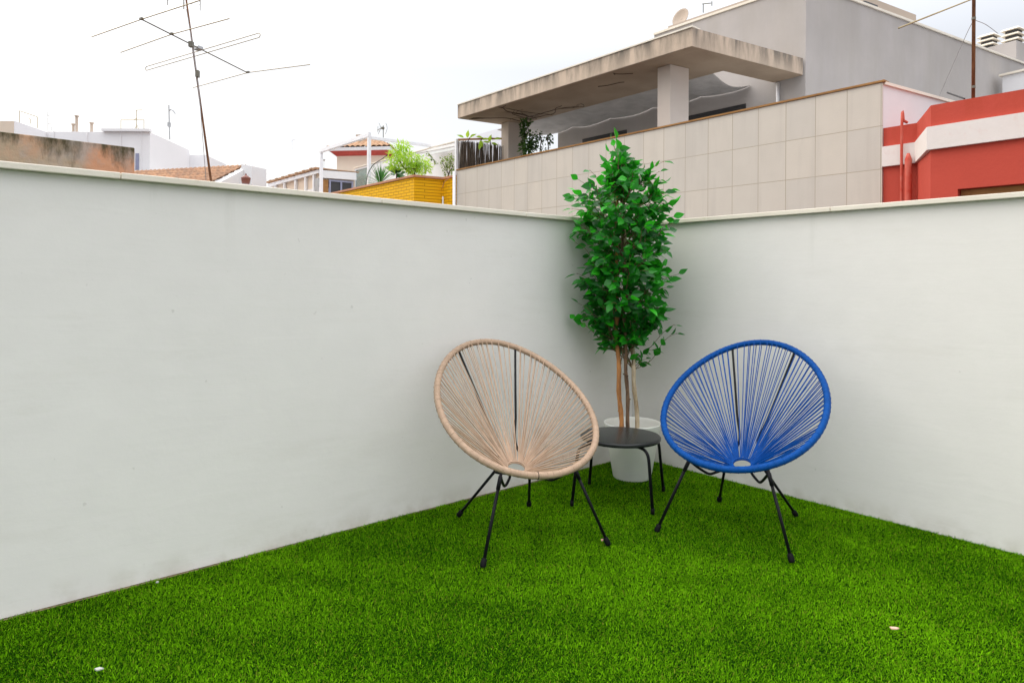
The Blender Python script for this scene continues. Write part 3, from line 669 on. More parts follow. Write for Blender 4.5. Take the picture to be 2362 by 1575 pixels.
# awning cloth slung under the canopy opening
def awning():
    b = MB(); nu, nv = 150, 24; x0, x1 = FX+1.61, XB-.015; y0, y1 = A_.y+.62, yE+.9; vs = []; fs = []
    for i in range(nu+1):
        u = i/nu
        for j in range(nv+1):
            v = j/nv; yy = y0+(y1-y0)*u
            sag = abs(math.sin(u*PI*5.0+.3))**.8
            z = 5.29+.05*v-.075*sag*(.3+.7*v)+.004*math.sin(u*47+v*3)*v+.012*math.sin(u*60-v*5)*math.sin(v*PI)-.03*math.sin(v*PI)
            if u < .06: z -= (.06-u)*3.0*math.sin(v*PI)*.6
            x = x0+(x1-x0)*v
            vs.append((x, yy, z))
    for i in range(nu):
        for j in range(nv): a = i*(nv+1)+j; fs.append((a, a+1, a+nv+2, a+nv+1))
    b.add(vs, fs); o = b.build('awning', M['fabric'], None, True)
    s_ = o.modifiers.new('thickness', 'SOLIDIFY'); s_.thickness = .006
    tag(o, 'wrinkled grey awning cloth sagging under the opening of the concrete canopy', 'awning')
awning()

# dead creeper stems glued to the soffit
def deadvine():
    b = MB(); rr = random.Random(9); z = 5.246
    def walk(p, d, n, r_):
        pts = [p]
        for i in range(n):
            d = (Matrix.Rotation(rr.gauss(0, .28), 3, 'Z') @ d); q = pts[-1]+d*.10
            if q.x < FX+.05 or q.x > FX+1.55: d.x *= -1; q = pts[-1]+d*.10
            if q.y > E_.y-.15: break
            pts.append(q)
            if rr.random() < .10 and n > 6: walk(q, Matrix.Rotation(rr.choice((-1, 1))*.8, 3, 'Z') @ d, n//2, r_*.7)
        if len(pts) > 1: b.tube(pts, r_, 5)
    for px, py, n in ((1205, 283, 20), (1200, 280, 14), (1215, 275, 18), (1230, 270, 14), (1440, 190, 6), (1460, 170, 5)):
        p = onz(px, py, z); a = 0; d = Vector((-.35+rr.uniform(-.4, .3), rr.uniform(-1, .8), 0)).normalized(); walk(p, d, n, .009)
    tag(b.build('dead_creeper', M['deadvine'], None), 'dark dead creeper stems spread over the underside of the concrete canopy', 'dead creeper')
deadvine()

def foliage(mb, c, rad, n, size, rr, w=.27, updown=.5, tone=(1.3, 1.6)):
    c = Vector(c)
    for i in range(n):
        v = Vector((rr.gauss(0, 1), rr.gauss(0, 1), rr.gauss(0, 1))).normalized()*rr.random()**.45
        p = c+Vector((v.x*rad[0], v.y*rad[0], v.z*rad[1]))
        d = (v+Vector((rr.gauss(0, .6), rr.gauss(0, .6), rr.gauss(0, .6)-updown*.5))).normalized()
        leaf(mb, p, d, Vector((rr.gauss(0, .5), rr.gauss(0, .5), 1)), size*rr.uniform(.7, 1.3), rr, rr.betavariate(*tone), w)
def climber():
    rr = random.Random(3); t = None
    p0 = Q(1212, 355, 16.5); t = thing('climbing_plant', 'dark green climber beside the left column under the canopy', 'plant', (p0.x, p0.y, 2.96))
    f = MB(); s_ = MB()
    foliage(f, Q(1218, 338, 16.3), (.20, .36), 360, .085, rr, .35)
    foliage(f, Q(1208, 300, 16.3), (.09, .24), 130, .07, rr, .35); foliage(f, Q(1212, 283, 16.2), (.16, .07), 70, .07, rr, .35)
    foliage(f, Q(1240, 318, 16.6), (.16, .18), 150, .06, rr, .3); foliage(f, Q(1255, 345, 16.6), (.12, .12), 50, .06, rr, .3)
    foliage(f, Q(1268, 320, 16.6), (.07, .13), 50, .07, rr, .35)
    for px in (1210, 1218, 1245, 1266):
        a = Q(px, 360, 16.5); s_.tube(bez([Vector((a.x, a.y, 2.96)), a, Q(px+rr.uniform(-4, 4), 320, 16.5), Q(px-3, 285 if px < 1230 else 312, 16.4)], 5), .012, 6)
    s_.build('stems', M['deadvine'], t, True); f.build('leaves', M['vine'], t)
climber()

# satellite dish and tiny aerial on the roof
def dish():
    q = Q(1573, 62, 16.6); t = thing('satellite_dish', 'pale satellite dish on the roof edge above the canopy', 'satellite dish', (q.x, q.y, 7.33))
    c = Q(1573, 44, 16.6); n = (-FW*.6-RT*.75+UP*.25).normalized(); a = n.orthogonal().normalized(); b_ = n.cross(a); mb = MB(); vs = []; fs = []
    for i in range(7):
        r_ = .24*i/6
        for j in range(28): an = 2*PI*j/28; vs.append(c+(a*math.cos(an)+b_*math.sin(an))*r_+n*(r_*r_*1.1))
    for i in range(6):
        for j in range(28): k = (j+1) % 28; fs.append((i*28+j, i*28+k, (i+1)*28+k, (i+1)*28+j))
    mb.add(vs, fs); o = mb.build('dish', M['tanwall'], t, True); so_ = o.modifiers.new('thickness', 'SOLIDIFY'); so_.thickness = .012
    MB().tube([c-n*.01, (q.x, q.y, c.z-.1), (q.x, q.y, 7.33)], .02, 8).build('bracket', M['gmetal'], t)
dish()
def aer(name, label, pts, r_, m, cat='antenna', group=None):
    b = MB()
    for seg in pts: b.tube(seg, r_, 5)
    return tag(b.build(name, M[m], None), label, cat, group)
q = 15.6
aer('roof_aerial', 'tiny thin aerial on the tan roof parapet near the satellite dish', [[Q(1622, 30, q), Q(1622, 10, q)], [Q(1620, 10, q), Q(1640, 8, q)], [Q(1642, 14, q), Q(1642, 4, q)]], .012, 'boom')

# reed screen at the left end of the neighbour's terrace
def reeds():
    a = Q(1056, 350, 17.15); b_ = Q(1157, 350, 17.0); a.z = b_.z = 0; d = b_-a
    t = thing('reed_screen', 'dark brushwood reed screen with a rusty top rail beside the canopy column', 'fence', (a.x, a.y, 2.96))
    rr = random.Random(5); mb = MB(); zt = 4.80; n = 420
    for i in range(n):
        u = rr.random(); p = a+d*u; o = Vector((rr.gauss(0, .02), rr.gauss(0, .02), 0)); h = zt-.03-.20*max(0, (u-.25))*rr.uniform(.6, 1.3)-rr.random()*.06
        q0 = p+o+UP*2.98; q1 = p+o+UP*h+Vector((rr.gauss(0, .02), rr.gauss(0, .02), 0))
        mb.tube([q0, q0.lerp(q1, .5)+Vector((rr.gauss(0, .012), rr.gauss(0, .012), 0)), q1], [.009, .008, .004], 4)
    mb.build('brushwood', M['reed'], t)
    MB().bar(a+UP*zt, b_+UP*zt, .04, .04).build('top_rail', M['rust'], t)
    pst = Q(1053, 350, 17.1); MB().box((pst.x-.035, pst.y-.035, 3.0), (pst.x+.035, pst.y+.035, 4.80)).build('post', M['pmetal'], t)
    f = MB(); lp = thing('climbing_plant', 'broad green leaves growing over the rusty rail of the reed screen', 'plant', (a.x+.2, a.y+.1, 2.96)); st = MB()
    for px, py, sx_, sy in ((1070, 318, -1, .5), (1078, 318, .1, 1), (1084, 318, 1, .7), (1098, 316, 1, -.1), (1108, 324, .3, -1), (1112, 322, 1, 0), (1130, 330, -.9, .1), (1133, 330, .9, -.3), (1140, 322, .9, .2), (1110, 330, -.3, -1), (1128, 328, .2, .8)):
        p = Q(px, py, 16.95); leaf(f, p, RT*sx_+UP*sy-FW*.2, (UP-FW).normalized(), .20, rr, rr.uniform(.3, 1), .26)
    for px in (1080, 1110, 1131): q_ = Q(px, 322, 17.02); st.tube([Vector((q_.x, q_.y, 2.96)), q_, Q(px+4, 318, 16.95)], .012, 5)
    st.build('stems', M['deadvine'], lp); f.build('leaves', M['bamboo'], lp)
reeds()

# ================================================================ red house on the right
def red_house():
    ZR = 3.315; P0 = Vector((FX+.035, 3.665, 0)); P1 = Vector((FX+.035, 3.25, 0)); P2 = Vector((9.10, 2.82, 0)); P3 = Vector((9.10, -4, 0))
    t = thing('red_house', 'red painted house with a cream band and wooden window on the right', 'house', (10, 0, -9))
    wa, wb = 2.535, .95; zw = 2.275                              # window opening in the main wall
    b = MB(); b.prism([xy(P0), xy(P1), xy(P2), (9.10, wa), (10.9, wa), (10.9, 3.665)], -9, ZR)
    b.prism([(9.10, wa), (9.10, wb), (10.9, wb), (10.9, wa)], zw, ZR); b.prism([(9.10, wa), (9.10, wb), (10.9, wb), (10.9, wa)], -9, .9)
    b.prism([(9.10, wb), (9.10, -4), (10.9, -4), (10.9, wb)], -9, ZR)
    b.build('wall', M['red'], t)
    # band, proud by 5 cm, follows the three faces
    e = .05; band = MB(); zb0, zb1 = 2.775, 3.05
    o1 = Vector((-1, 0, 0))*e; nn = Vector((-(P2-P1).y, (P2-P1).x, 0)).normalized()
    if nn.dot(Vector((-1, 1, 0))) < 0: nn = -nn
    c1 = P1+Vector((-e, e*.15, 0)); c2 = P2+Vector((-e, e*.55, 0))
    for a, b_, a2, b2 in ((P0, P1, P0+o1, c1), (P1, P2, c1, c2), (P2, P3, c2, P3+o1)):
        band.hexa([v+UP*zb0 for v in (a, b_, b2, a2)], [v+UP*zb1 for v in (a, b_, b2, a2)])
    band.build('band', M['band'], t)
    # window: frame, blind
    wn = MB(); xw = 9.10+.10
    wn.box((xw, wa-.004, .9), (xw+.08, wa-.10, zw-.004)); wn.box((xw, wa-.10, zw-.09), (xw+.08, wb, zw-.004)); wn.box((xw+.01, wa-.10, zw-.13), (xw+.07, wa-.15, zw-.09))
    wo = wn.build('window', M['wood'], t, bevel=.004)
    sl_ = MB()
    for k in range(30): z = zw-.10-.045*k; sl_.box((xw+.03, wa-.14, z-.041), (xw+.05+.006*(k % 2), wb+.01, z))
    sl_.build('shutter', M['woodslat'], wo)
    sl_ = MB().box((xw+.012, wa-.102, .9), (xw+.06, wa-.138, zw-.092)).build('frame', M['woodslat'], wo)
    # vent in the chamfer
    d = (P2-P1).normalized(); v0 = P1+d*.09; v1 = P1+d*.62
    pc_ = (v0+v1)/2; m_o = MB().obox(Vector((pc_.x, pc_.y, 1.95))+nn*.004, d, nn, UP, .18, .006, .16).build('vent', M['dark'], t)
    g_ = MB()
    for k in range(6): g_.obox(Vector((pc_.x, pc_.y, 1.82+.05*k))+nn*.018, d, nn, UP, .16, .008, .014)
    g_.build('slats', M['wood'], m_o)
    # two pipes in the recess
    q1 = onx(2080, 350, FX-.06); q2 = onx(2095, 400, FX-.08)
    MB().tube(bez([(q1.x, q1.y, -3), (q1.x, q1.y, 1), (q1.x, q1.y, 3.30), (q1.x+.01, q1.y-.02, 3.345), (q1.x+.05, q1.y-.05, 3.33)], 5), .018, 10).build('vent_pipe', M['redpipe'], t, True)
    MB().tube([(q2.x, q2.y, -3), (q2.x, q2.y, 2.82), (q2.x, q2.y, 2.90)], [.043, .043, .018], 14).build('drainpipe', M['redpipe'], t, True)
    MB().box((9.2, -4, ZR-.02), (10.85, 2.4, ZR+.006)).build('roof', M['tanwall'], t)
    # little rooftop details
    a = Q(2298, 208, 9.3); tag(MB().obox((a.x, a.y, 3.42), RT, FW, UP, .11, .08, .06).build('roof_vent', M['white2'], None, bevel=.02), 'small white roof vent peeping over the red parapet', 'roof vent')
    aer('black_rod', 'short black rod leaning behind the red parapet', [[Q(2185, 214, 9.9), Q(2225, 228, 9.4)]], .012, 'dcable', 'rod')
    # rusty mast with aerial rod
    m0 = Q(2245, 225, 8.4); tt = thing('antenna_mast', 'tall thin rusty mast rising behind the red parapet', 'antenna', (m0.x, m0.y, 3.32)); zz = 7.2
    MB().tube([(m0.x, m0.y, 3.32), (m0.x+.0, m0.y, zz)], .021, 12).build('mast', M['mast'], tt, True)
    cl = MB(); 
    for z in (3.62, 4.48): MB().tube([(m0.x, m0.y, z), (m0.x, m0.y, z+.03)], .025, 10).build('clamp', M['boom'], tt)
    MB().tube([Q(2073, 65.5, 7.6), Q(2244, -2, 8.4), Q(2420, -70, 9.3)], .009, 8).build('rod', M['alu'], tt, True)
    ends = [([Q(2251, 48, 8.42), Q(2275, 58, 9), Q(2302, 78, 10)], 'thin cable from the rusty mast to the louvred chimneys'), ([Q(2243, 52, 8.4), Q(2222, 96, 10), Q(2165, 226, 12.0)], 'thin cable slanting down across the grey flank wall')]
    for pts, lb in ends: aer('cable', lb, [bez(pts, 6)], .004, 'cable', 'cable')
red_house()

# ================================================================ yellow brick terrace and the things on it
def yellow():
    zt = 3.80; c = onx(955.4, 420, 9.17); yc = c.y; r2 = onx(1022, 420, 9.95); y2 = r2.y
    t = thing('brick_parapet', 'bright yellow painted brick parapet with a terracotta coping', 'wall', (9.5, yc, -9))
    MB().box((9.17, yc+.002, -9), (9.35, 26, zt)).build('brick_face', M['yellow'], t)
    MB().prism([(9.173, yc), (9.173, yc+.18), (10.1, y2+.18), (10.1, y2), (9.95, y2)], -9, zt).build('brick_return', M['yellow2'], t)
    MB().box((9.95, 13.73, -9), (10.1, y2-.002, zt)).build('brick_face', M['yellow'], t)
    MB().prism([(9.13, yc-.04), (9.13, 26), (9.38, 26), (9.38, yc+.2), (10.12, y2+.2), (10.12, 13.73), (9.91, 13.73), (9.91, y2-.04)], zt+.002, zt+.055).build('coping', M['terra'], t)
    MB().prism([(9.4, yc+.3), (9.4, 26), (16, 26), (16, 13.9), (10.15, 13.9), (10.15, y2+.3)], -9, 2.95).build('terrace_slab', M['white2'], t)
    p = onx(1021, 450, 9.91); MB().tube([(9.92, p.y, 0), (9.92, p.y, 3.35)], .022, 8).build('drainpipe', M['white2'], t, True)
    cb = [Q(1021, 433, 17.2), Q(1025, 420, 17.1), Q(1035, 412, 16.9)]
    MB().tube(bez(cb, 5), .01, 6).build('cable', M['terra'], t)
    # pergola
    xp = 9.62; p2 = onx(851, 400, xp); p1 = onx(741, 400, xp); z1 = onx(851, 307, xp).z
    t = thing('pergola', 'bare white metal pergola frame standing behind the yellow brick parapet', 'pergola', (xp, p2.y, 2.95))
    for p, zz in ((p2, z1+.02), (p1, z1-.01)): MB().box((xp-.045, p.y-.045, 2.95), (xp+.045, p.y+.045, zz)).build('post', M['pmetal'], t, bevel=.006)
    MB().bar((xp, p2.y-.05, z1-.06), (xp, p1.y+.05, z1-.06), .10, .12).build('beam', M['pmetal'], t, bevel=.006)
    e = Vector((xp, p2.y, z1-.14)); MB().bar(e+S*.05, e+S*2.85-UP*.03, .08, .09).build('beam', M['pmetal'], t, bevel=.006)
    e3 = e+S*2.9; MB().box((e3.x-.04, e3.y-.04, 2.95), (e3.x+.04, e3.y+.04, e.z+.03)).build('post', M['pmetal'], t)
    # white stair wall with coping behind the plants
    xw = 11.55; ya = onx(1062, 340, xw).y; yb = onx(817, 395, xw).y; zw = onx(1051, 325, xw).z; yg = onx(850, 395, xw).y
    t = thing('terrace_wall', 'pale white terrace wall behind the lime green tree and palm', 'wall', (xw, ya, 2.95))
    MB().box((xw, ya, 2.95), (xw+.15, yg, zw-.03)).build('wall_body', M['white2'], t)
    MB().box((xw-.03, ya, zw-.028), (xw+.18, yb, zw)).build('coping', M['coping'], t)
    g = MB().box((xw+.05, yg, 2.95), (xw+.07, yb, zw-.10)).build('glass_pane', M['glass'], t)
    fr = MB(); fr.box((xw+.02, yb-.05, 2.95), (xw+.10, yb, zw-.03)); fr.box((xw+.02, yg+.002, zw-.10), (xw+.10, yb-.052, zw-.03)); fr.build('pane_frame', M['pmetal'], t)
    # rolled awning with a pale bar under the coping
    t = thing('folded_awning', 'half folded striped awning between the pergola and the reed screen', 'awning', (11.2, 16, 4.5))
    b = MB()
    a0, a1 = Q(962, 356, 19.2), Q(1050, 339, 17.9); c0_, c1_ = Q(1000, 343, 20.3), Q(1050, 333, 19.2)
    for k in range(8):
        u0, u1 = k/8, (k+.92)/8; b.hexa([a0.lerp(c0_, u0), a1.lerp(c1_, u0), a1.lerp(c1_, u1), a0.lerp(c0_, u1)], [v+UP*.03 for v in (a0.lerp(c0_, u0), a1.lerp(c1_, u0), a1.lerp(c1_, u1), a0.lerp(c0_, u1))])
    b.build('cloth', M['fabric'], t); MB().bar(Q(950, 364, 19.0), Q(1050, 343.5, 17.7), .06, .05).build('front_bar', M['pmetal'], t)
    # dark cable lying over the coping and hanging on the parapet
    aer('cable', 'black cable hanging past the pergola post onto the yellow parapet', [bez([Q(896, 356, 18.9), Q(880, 368, 19.3), Q(862, 380, 19.4), Q(850, 398, 19.3), Q(846, 415, 19.1), Q(842.5, 432, 18.9)], 6)], .012, 'dcable', 'cable')
yellow()
def plants():
    rr = random.Random(8)
    c = Q(877, 425, 19.2); t = thing('palm', 'small spiky fan palm standing behind the yellow parapet', 'palm', (c.x, c.y, 2.95)); f = MB(); s_ = MB()
    for i in range(70):
        a = rr.uniform(0, 2*PI); el = rr.uniform(.15, 1.5); d = Vector((math.cos(a)*math.cos(el), math.sin(a)*math.cos(el), math.sin(el)))
        leaf(f, c+d*.06, d, UP+Vector((.1, 0, 0)), rr.uniform(.35, .60), rr, rr.random(), .035)
    s_.tube([(c.x, c.y, 2.95), c], .04, 8); s_.build('trunk', M['deadvine'], t); f.build('leaves', M['palm'], t)
    # lime green feathery tree
    t = thing('garden_tree', 'feathery lime green tree leaning behind the yellow parapet', 'tree', (9.9, 15.5, 2.95)); f = MB(); s_ = MB()
    b0 = Q(957, 410, 17.6); s_.tube(bez([Vector((b0.x, b0.y, 2.95)), b0, Q(942, 396, 17.6), Q(930, 385, 17.6), Q(922, 373, 17.6)], 6), [.035]*6+[.03]*6+[.025]*6+[.02]*7, 8)
    s_.tube(bez([Q(945, 398, 17.6), Q(938, 388, 17.6), Q(952, 390, 17.5), Q(965, 388, 17.5), Q(970, 375, 17.5)], 5), .016, 6); s_.tube(bez([Q(956, 404, 17.6), Q(960, 385, 17.5), Q(962, 368, 17.4)], 5), .012, 6)
    for px, py, rx, rz, n in ((925, 350, .30, .22, 230), (912, 368, .26, .20, 170), (940, 366, .28, .18, 170), (962, 374, .30, .18, 230), (945, 385, .26, .14, 120), (975, 380, .20, .16, 110), (928, 338, .20, .12, 90), (958, 396, .26, .10, 100), (985, 388, .12, .16, 50), (905, 382, .16, .14, 60)):
        foliage(f, Q(px, py, 17.5+rr.uniform(-.3, .3)), (rx, rz), n, .13, rr, .10, .9)
    s_.build('trunk', M['deadvine'], t, True); f.build('crown', M['bamboo'], t)
    f = MB(); s_ = MB(); b0 = Q(1035, 410, 17.4); t = thing('rose_bush', 'straggly olive green bush beside the drainpipe above the yellow wall', 'bush', (b0.x, b0.y, 2.95))
    for px, py, rx, rz, n in ((1040, 372, .15, .2, 120), (1030, 385, .16, .18, 90), (1020, 375, .10, .12, 40), (1045, 392, .12, .14, 70), (1035, 365, .2, .06, 60), (1028, 400, .08, .08, 25)):
        foliage(f, Q(px, py, 17.4), (rx, rz), n, .055, rr, .25, .3)
    for px, py in ((1028, 375), (1040, 368), (1020, 372), (1046, 380)): s_.tube(bez([Vector((b0.x, b0.y, 2.95)), b0, Q((px+1035)/2, 392, 17.4), Q(px, py, 17.4)], 5), .008, 5)
    s_.build('stems', M['deadvine'], t); f.build('leaves', M['bush'], t)
    f = MB(); b0 = Q(915, 402, 18.3); t = thing('leafy_shrub', 'dark broad leaved shrub between the fan palm and the lime tree', 'shrub', (b0.x, b0.y, 2.95))
    for k in range(16): a = rr.uniform(0, 6.3); leaf(f, b0+Vector((rr.uniform(-.1, .1), rr.uniform(-.1, .1), rr.uniform(-.1, .1))), Vector((math.cos(a), math.sin(a), .5)), UP-FW, rr.uniform(.2, .36), rr, rr.random()*.3, .4)
    MB().tube([(b0.x, b0.y, 2.95), b0], .02, 6).build('stems', M['deadvine'], t); f.build('leaves', M['palm'], t)
    # strand of creeper hanging from the pergola beam
    f = MB()
    for k in range(26): u = k/25; leaf(f, Q(985+22*u+rr.uniform(-2, 2), 352+26*u+rr.uniform(-3, 3), 18), Vector((rr.gauss(0, 1), rr.gauss(0, 1), -.6)), UP, .09, rr, rr.random(), .3)
    s_ = MB().tube(bez([Q(984, 349, 18), Q(995, 362, 18), Q(1007, 380, 18)], 6), .006, 5)
    t = thing('creeper', 'thin strand of creeper hanging right of the lime green tree', 'creeper', tuple(Q(1000, 380, 18))); s_.build('stem', M['deadvine'], t); f.build('leaves', M['bush'], t)
plants()

# ================================================================ tiled roofs
def tile_roof(o, du, dv, lu, lv, m, pitch=.2, course=.36, amp=.055, skew=None):
    """barrel-tile surface: o corner, du across the slope (unit), dv down the slope (unit); skew(v) -> (u0,u1) limits"""
    n = du.cross(dv).normalized(); n = n if n.z > 0 else -n
    nu, nv = int(lu/pitch*8), int(lv/course*5)+1; vs = []; fs = []; uv = []
    for j in range(nv+1):
        v = lv*j/nv; a, b_ = skew(v) if skew else (0, lu)
        for i in range(nu+1):
            u = a+(b_-a)*i/nu; h = amp*abs(math.cos(PI*u/pitch))**.8+.035*((v/course) % 1)
            vs.append(o+du*u+dv*v+n*h); uv.append((u/pitch+.5, v/course))
    for j in range(nv):
        for i in range(nu): a = j*(nu+1)+i; fs.append((a, a+1, a+nu+2, a+nu+1))
    return MB().add(vs, fs, uv)
def left_house():
    Yl = 26.0; a = Q(300, 399, Yl); b_ = Q(571.7, 381.3, 24.4); b_.z = a.z; du = (b_-a).normalized(); L_ = (b_-a).length
    hd = Vector((du.y, -du.x, 0)); hd = hd if hd.dot(FW) < 0 else -hd
    dv = (hd*math.cos(R(27))-UP*math.sin(R(27))).normalized()
    # gable rake seen from the ridge end to the lower right corner
    t = thing('tiled_house', 'low white house with a clay tile roof behind the left wall', 'house', (a.x, a.y, -9))
    tile_roof(a, du, dv, L_, 3.4, M['rooftile'], .21, .34, .09).build('roof', M['rooftile'], t)
    e0, e1 = a+dv*3.2, b_+dv*3.2; bk = -hd*3
    MB().prism([xy(e0), xy(e1), xy(b_+bk), xy(a+bk)], -9, e0.z-.1).build('wall', M['white2'], t)
    # gable: triangular end wall with stepped parapet pieces
    g = MB(); d = du*.22; o = du*.02
    g.hexa([e1+o-UP*2, e1+o+d-UP*2, b_+o+d-UP*2, b_+o-UP*2], [e1+o+UP*.02, e1+o+d+UP*.02, b_+o+d+UP*.06, b_+o+UP*.06])
    g.build('gable_wall', M['white2'], t)
    dd = 24.0; P_ = [Q(522, 440, dd), Q(575, 440, dd), Q(575, 440, dd)+FW*.3, Q(522, 440, dd)+FW*.3]
    T_ = [Q(522, 425, dd), Q(575, 381, dd), Q(575, 381, dd)+FW*.3, Q(522, 425, dd)+FW*.3]; MB().hexa(P_, T_).build('gable_wall', M['white2'], t)
    q0, q1 = Q(574, 383, 24.2), Q(598, 387, 24.0); z = (q0.z+q1.z)/2
    MB().obox(((q0+q1)/2)*1+UP*(-1.6), (q1-q0).normalized(), Vector((-(q1-q0).y, (q1-q0).x, 0)).normalized(), UP, (q1-q0).length/2, .35, 1.6).build('parapet_block', M['white2'], t)
    q0, q1 = Q(598.5, 397, 24.6), Q(603.5, 400, 24.6)
    MB().obox((q0+q1)/2-UP*1.2, RT, FW, UP, .06, .3, 1.25).build('orange_wall', M['cream'], t)
    c = Q(567, 427, 21.6); MB().lathe([(0, 0), (.10, 0), (.13, .10), (.145, .2), (.15, .21), (.145, .235), (.06, .30), (.025, .32), (.03, .34), (.018, .37), (0, .372)], 24, tuple(c)).build('chimney_pot', M['urn'], t, True)
    MB().box((c.x-.25, c.y-.25, -9), (c.x+.25, c.y+.25, c.z-.001)).build('chimney', M['white2'], t)
left_house()

# old mouldy wall
p = ony(311, 341, 7.0); zt = p.z
o = MB().box((-8, 7.0, -9), (p.x, 7.3, zt)).build('old_wall', M['old'], None, bevel=.01); tag(o, 'old peeling ochre wall stained with black mould at far left', 'wall')

# far white flats on the left (blocks aligned with the line of sight)
def far_white():
    D1, D2, D3, D4 = 25.0, 26.9, 30.6, 33.0
    def blk(name, x0, y0, x1, dn, df, xr=None, lean=.0, m='white3', parent=None):
        a = Q(x0, y0, dn); b_ = Q(x1, y0, dn); b_.z = a.z; rr_ = (b_-a).length; V_ = (FW*1-RT*.048).normalized()
        bk = V_*(df-dn); return MB().prism([xy(a), xy(b_), xy(b_+bk), xy(a+bk)], -9, a.z).build(name, M[m], parent)
    t = thing('white_flats', 'pale bluish white block of flats on the far left skyline', 'building', tuple(Q(150, 400, 27)))
    blk('wing', -60, 279, 31.5, D1, D2+3, parent=t, m='cream'); blk('wing', 31.8, 279, 33, D1+.02, D2+3, parent=t)  # warm light on the front painted in as cream; side slab stays white
    blk('wing', 60, 303.5, 345.8, D2, D3, parent=t); blk('wing', 330, 357, 475, D3, D4, parent=t)
    pz = Q(150, 300.5, D2-.03); a = Q(237, 301, D2-.04); b_ = Q(347, 301, D2-.04)
    MB().obox((a+b_)/2, RT, FW, UP, (b_-a).length/2, .1, .05).build('roof_ledge', M['white3'], t)
    w_ = MB(); a = Q(313, 356, D2-.01); b_ = Q(320, 390, D2-.01); w_.obox((a+b_)/2, RT, FW, UP, .07, .01, .33); w_.build('window', M['bluemetal'], t)
    for px, y0 in ((124, 303), (201, 304), (279, 301), (326, 301)): a = Q(px, y0, D2-.02); MB().tube([a-UP*1.6, a], .02, 5).build('drainpipe', M['white3'], t)
    for px, y0, y1, r_ in ((169, 303, 287, .05), (177, 303, 268, .055), (211.5, 303, 284, .055)):
        a = Q(px, y0, D2+.4); b_ = Q(px, y1, D2+.4); c = MB().tube([a-UP*.1, b_], r_, 10); c.tube([b_-UP*.03, b_+UP*.02], r_*1.5, 10); c.build('flue', M['tanwall'], t)
    G = 'aerials on the far white flats'
    for lb, segs in (('thin frame aerial at the far left end of the white flats', [[(45, 288), (45, 256)], [(45, 256), (86, 270)], [(86, 270), (86, 296)], [(66, 273), (71, 277)], [(71, 277), (71, 286)]]),
                     ('thin aerial with two short arms on the white flats', [[(110.5, 302), (110.5, 258)], [(108, 266), (117, 267)], [(110, 286), (121, 285)], [(119, 302), (119, 294), (130, 294)]]),
                     ('rectangular frame aerial at the right of the white flats', [[(279, 300), (279, 277)], [(279, 277), (332, 277)], [(332, 277), (332, 300)], [(315, 300), (315, 254)], [(313, 255), (328, 254)], [(310, 276), (317, 273)], [(310, 300), (316, 288), (320, 300)]]),
                     ('bare pole with a grey box on the white flats', [[(391.5, 322), (389.5, 243)], [(390, 256), (394, 253), (400, 256), (404, 262)]])):
        b = MB(); dd = D2+1.2
        for sg in segs: b.tube([Q(x, y, dd) for x, y in sg], .014 if 'pole' not in lb else .03, 5)
        if 'pole' in lb: b.obox(Q(390, 288, dd), RT, FW, UP, .05, .05, .09)
        tag(b.build('roof_aerial', M['alu'] if 'frame' in lb else M['gmetal'], None), lb, 'antenna', G)
    aer('cable', 'long faint cable running from the bare pole down to the right', [bez([Q(404, 262, 28), Q(480, 320, 28), Q(560, 372, 28), Q(640, 415, 28)], 6)], .006, 'gmetal', 'cable')
far_white()

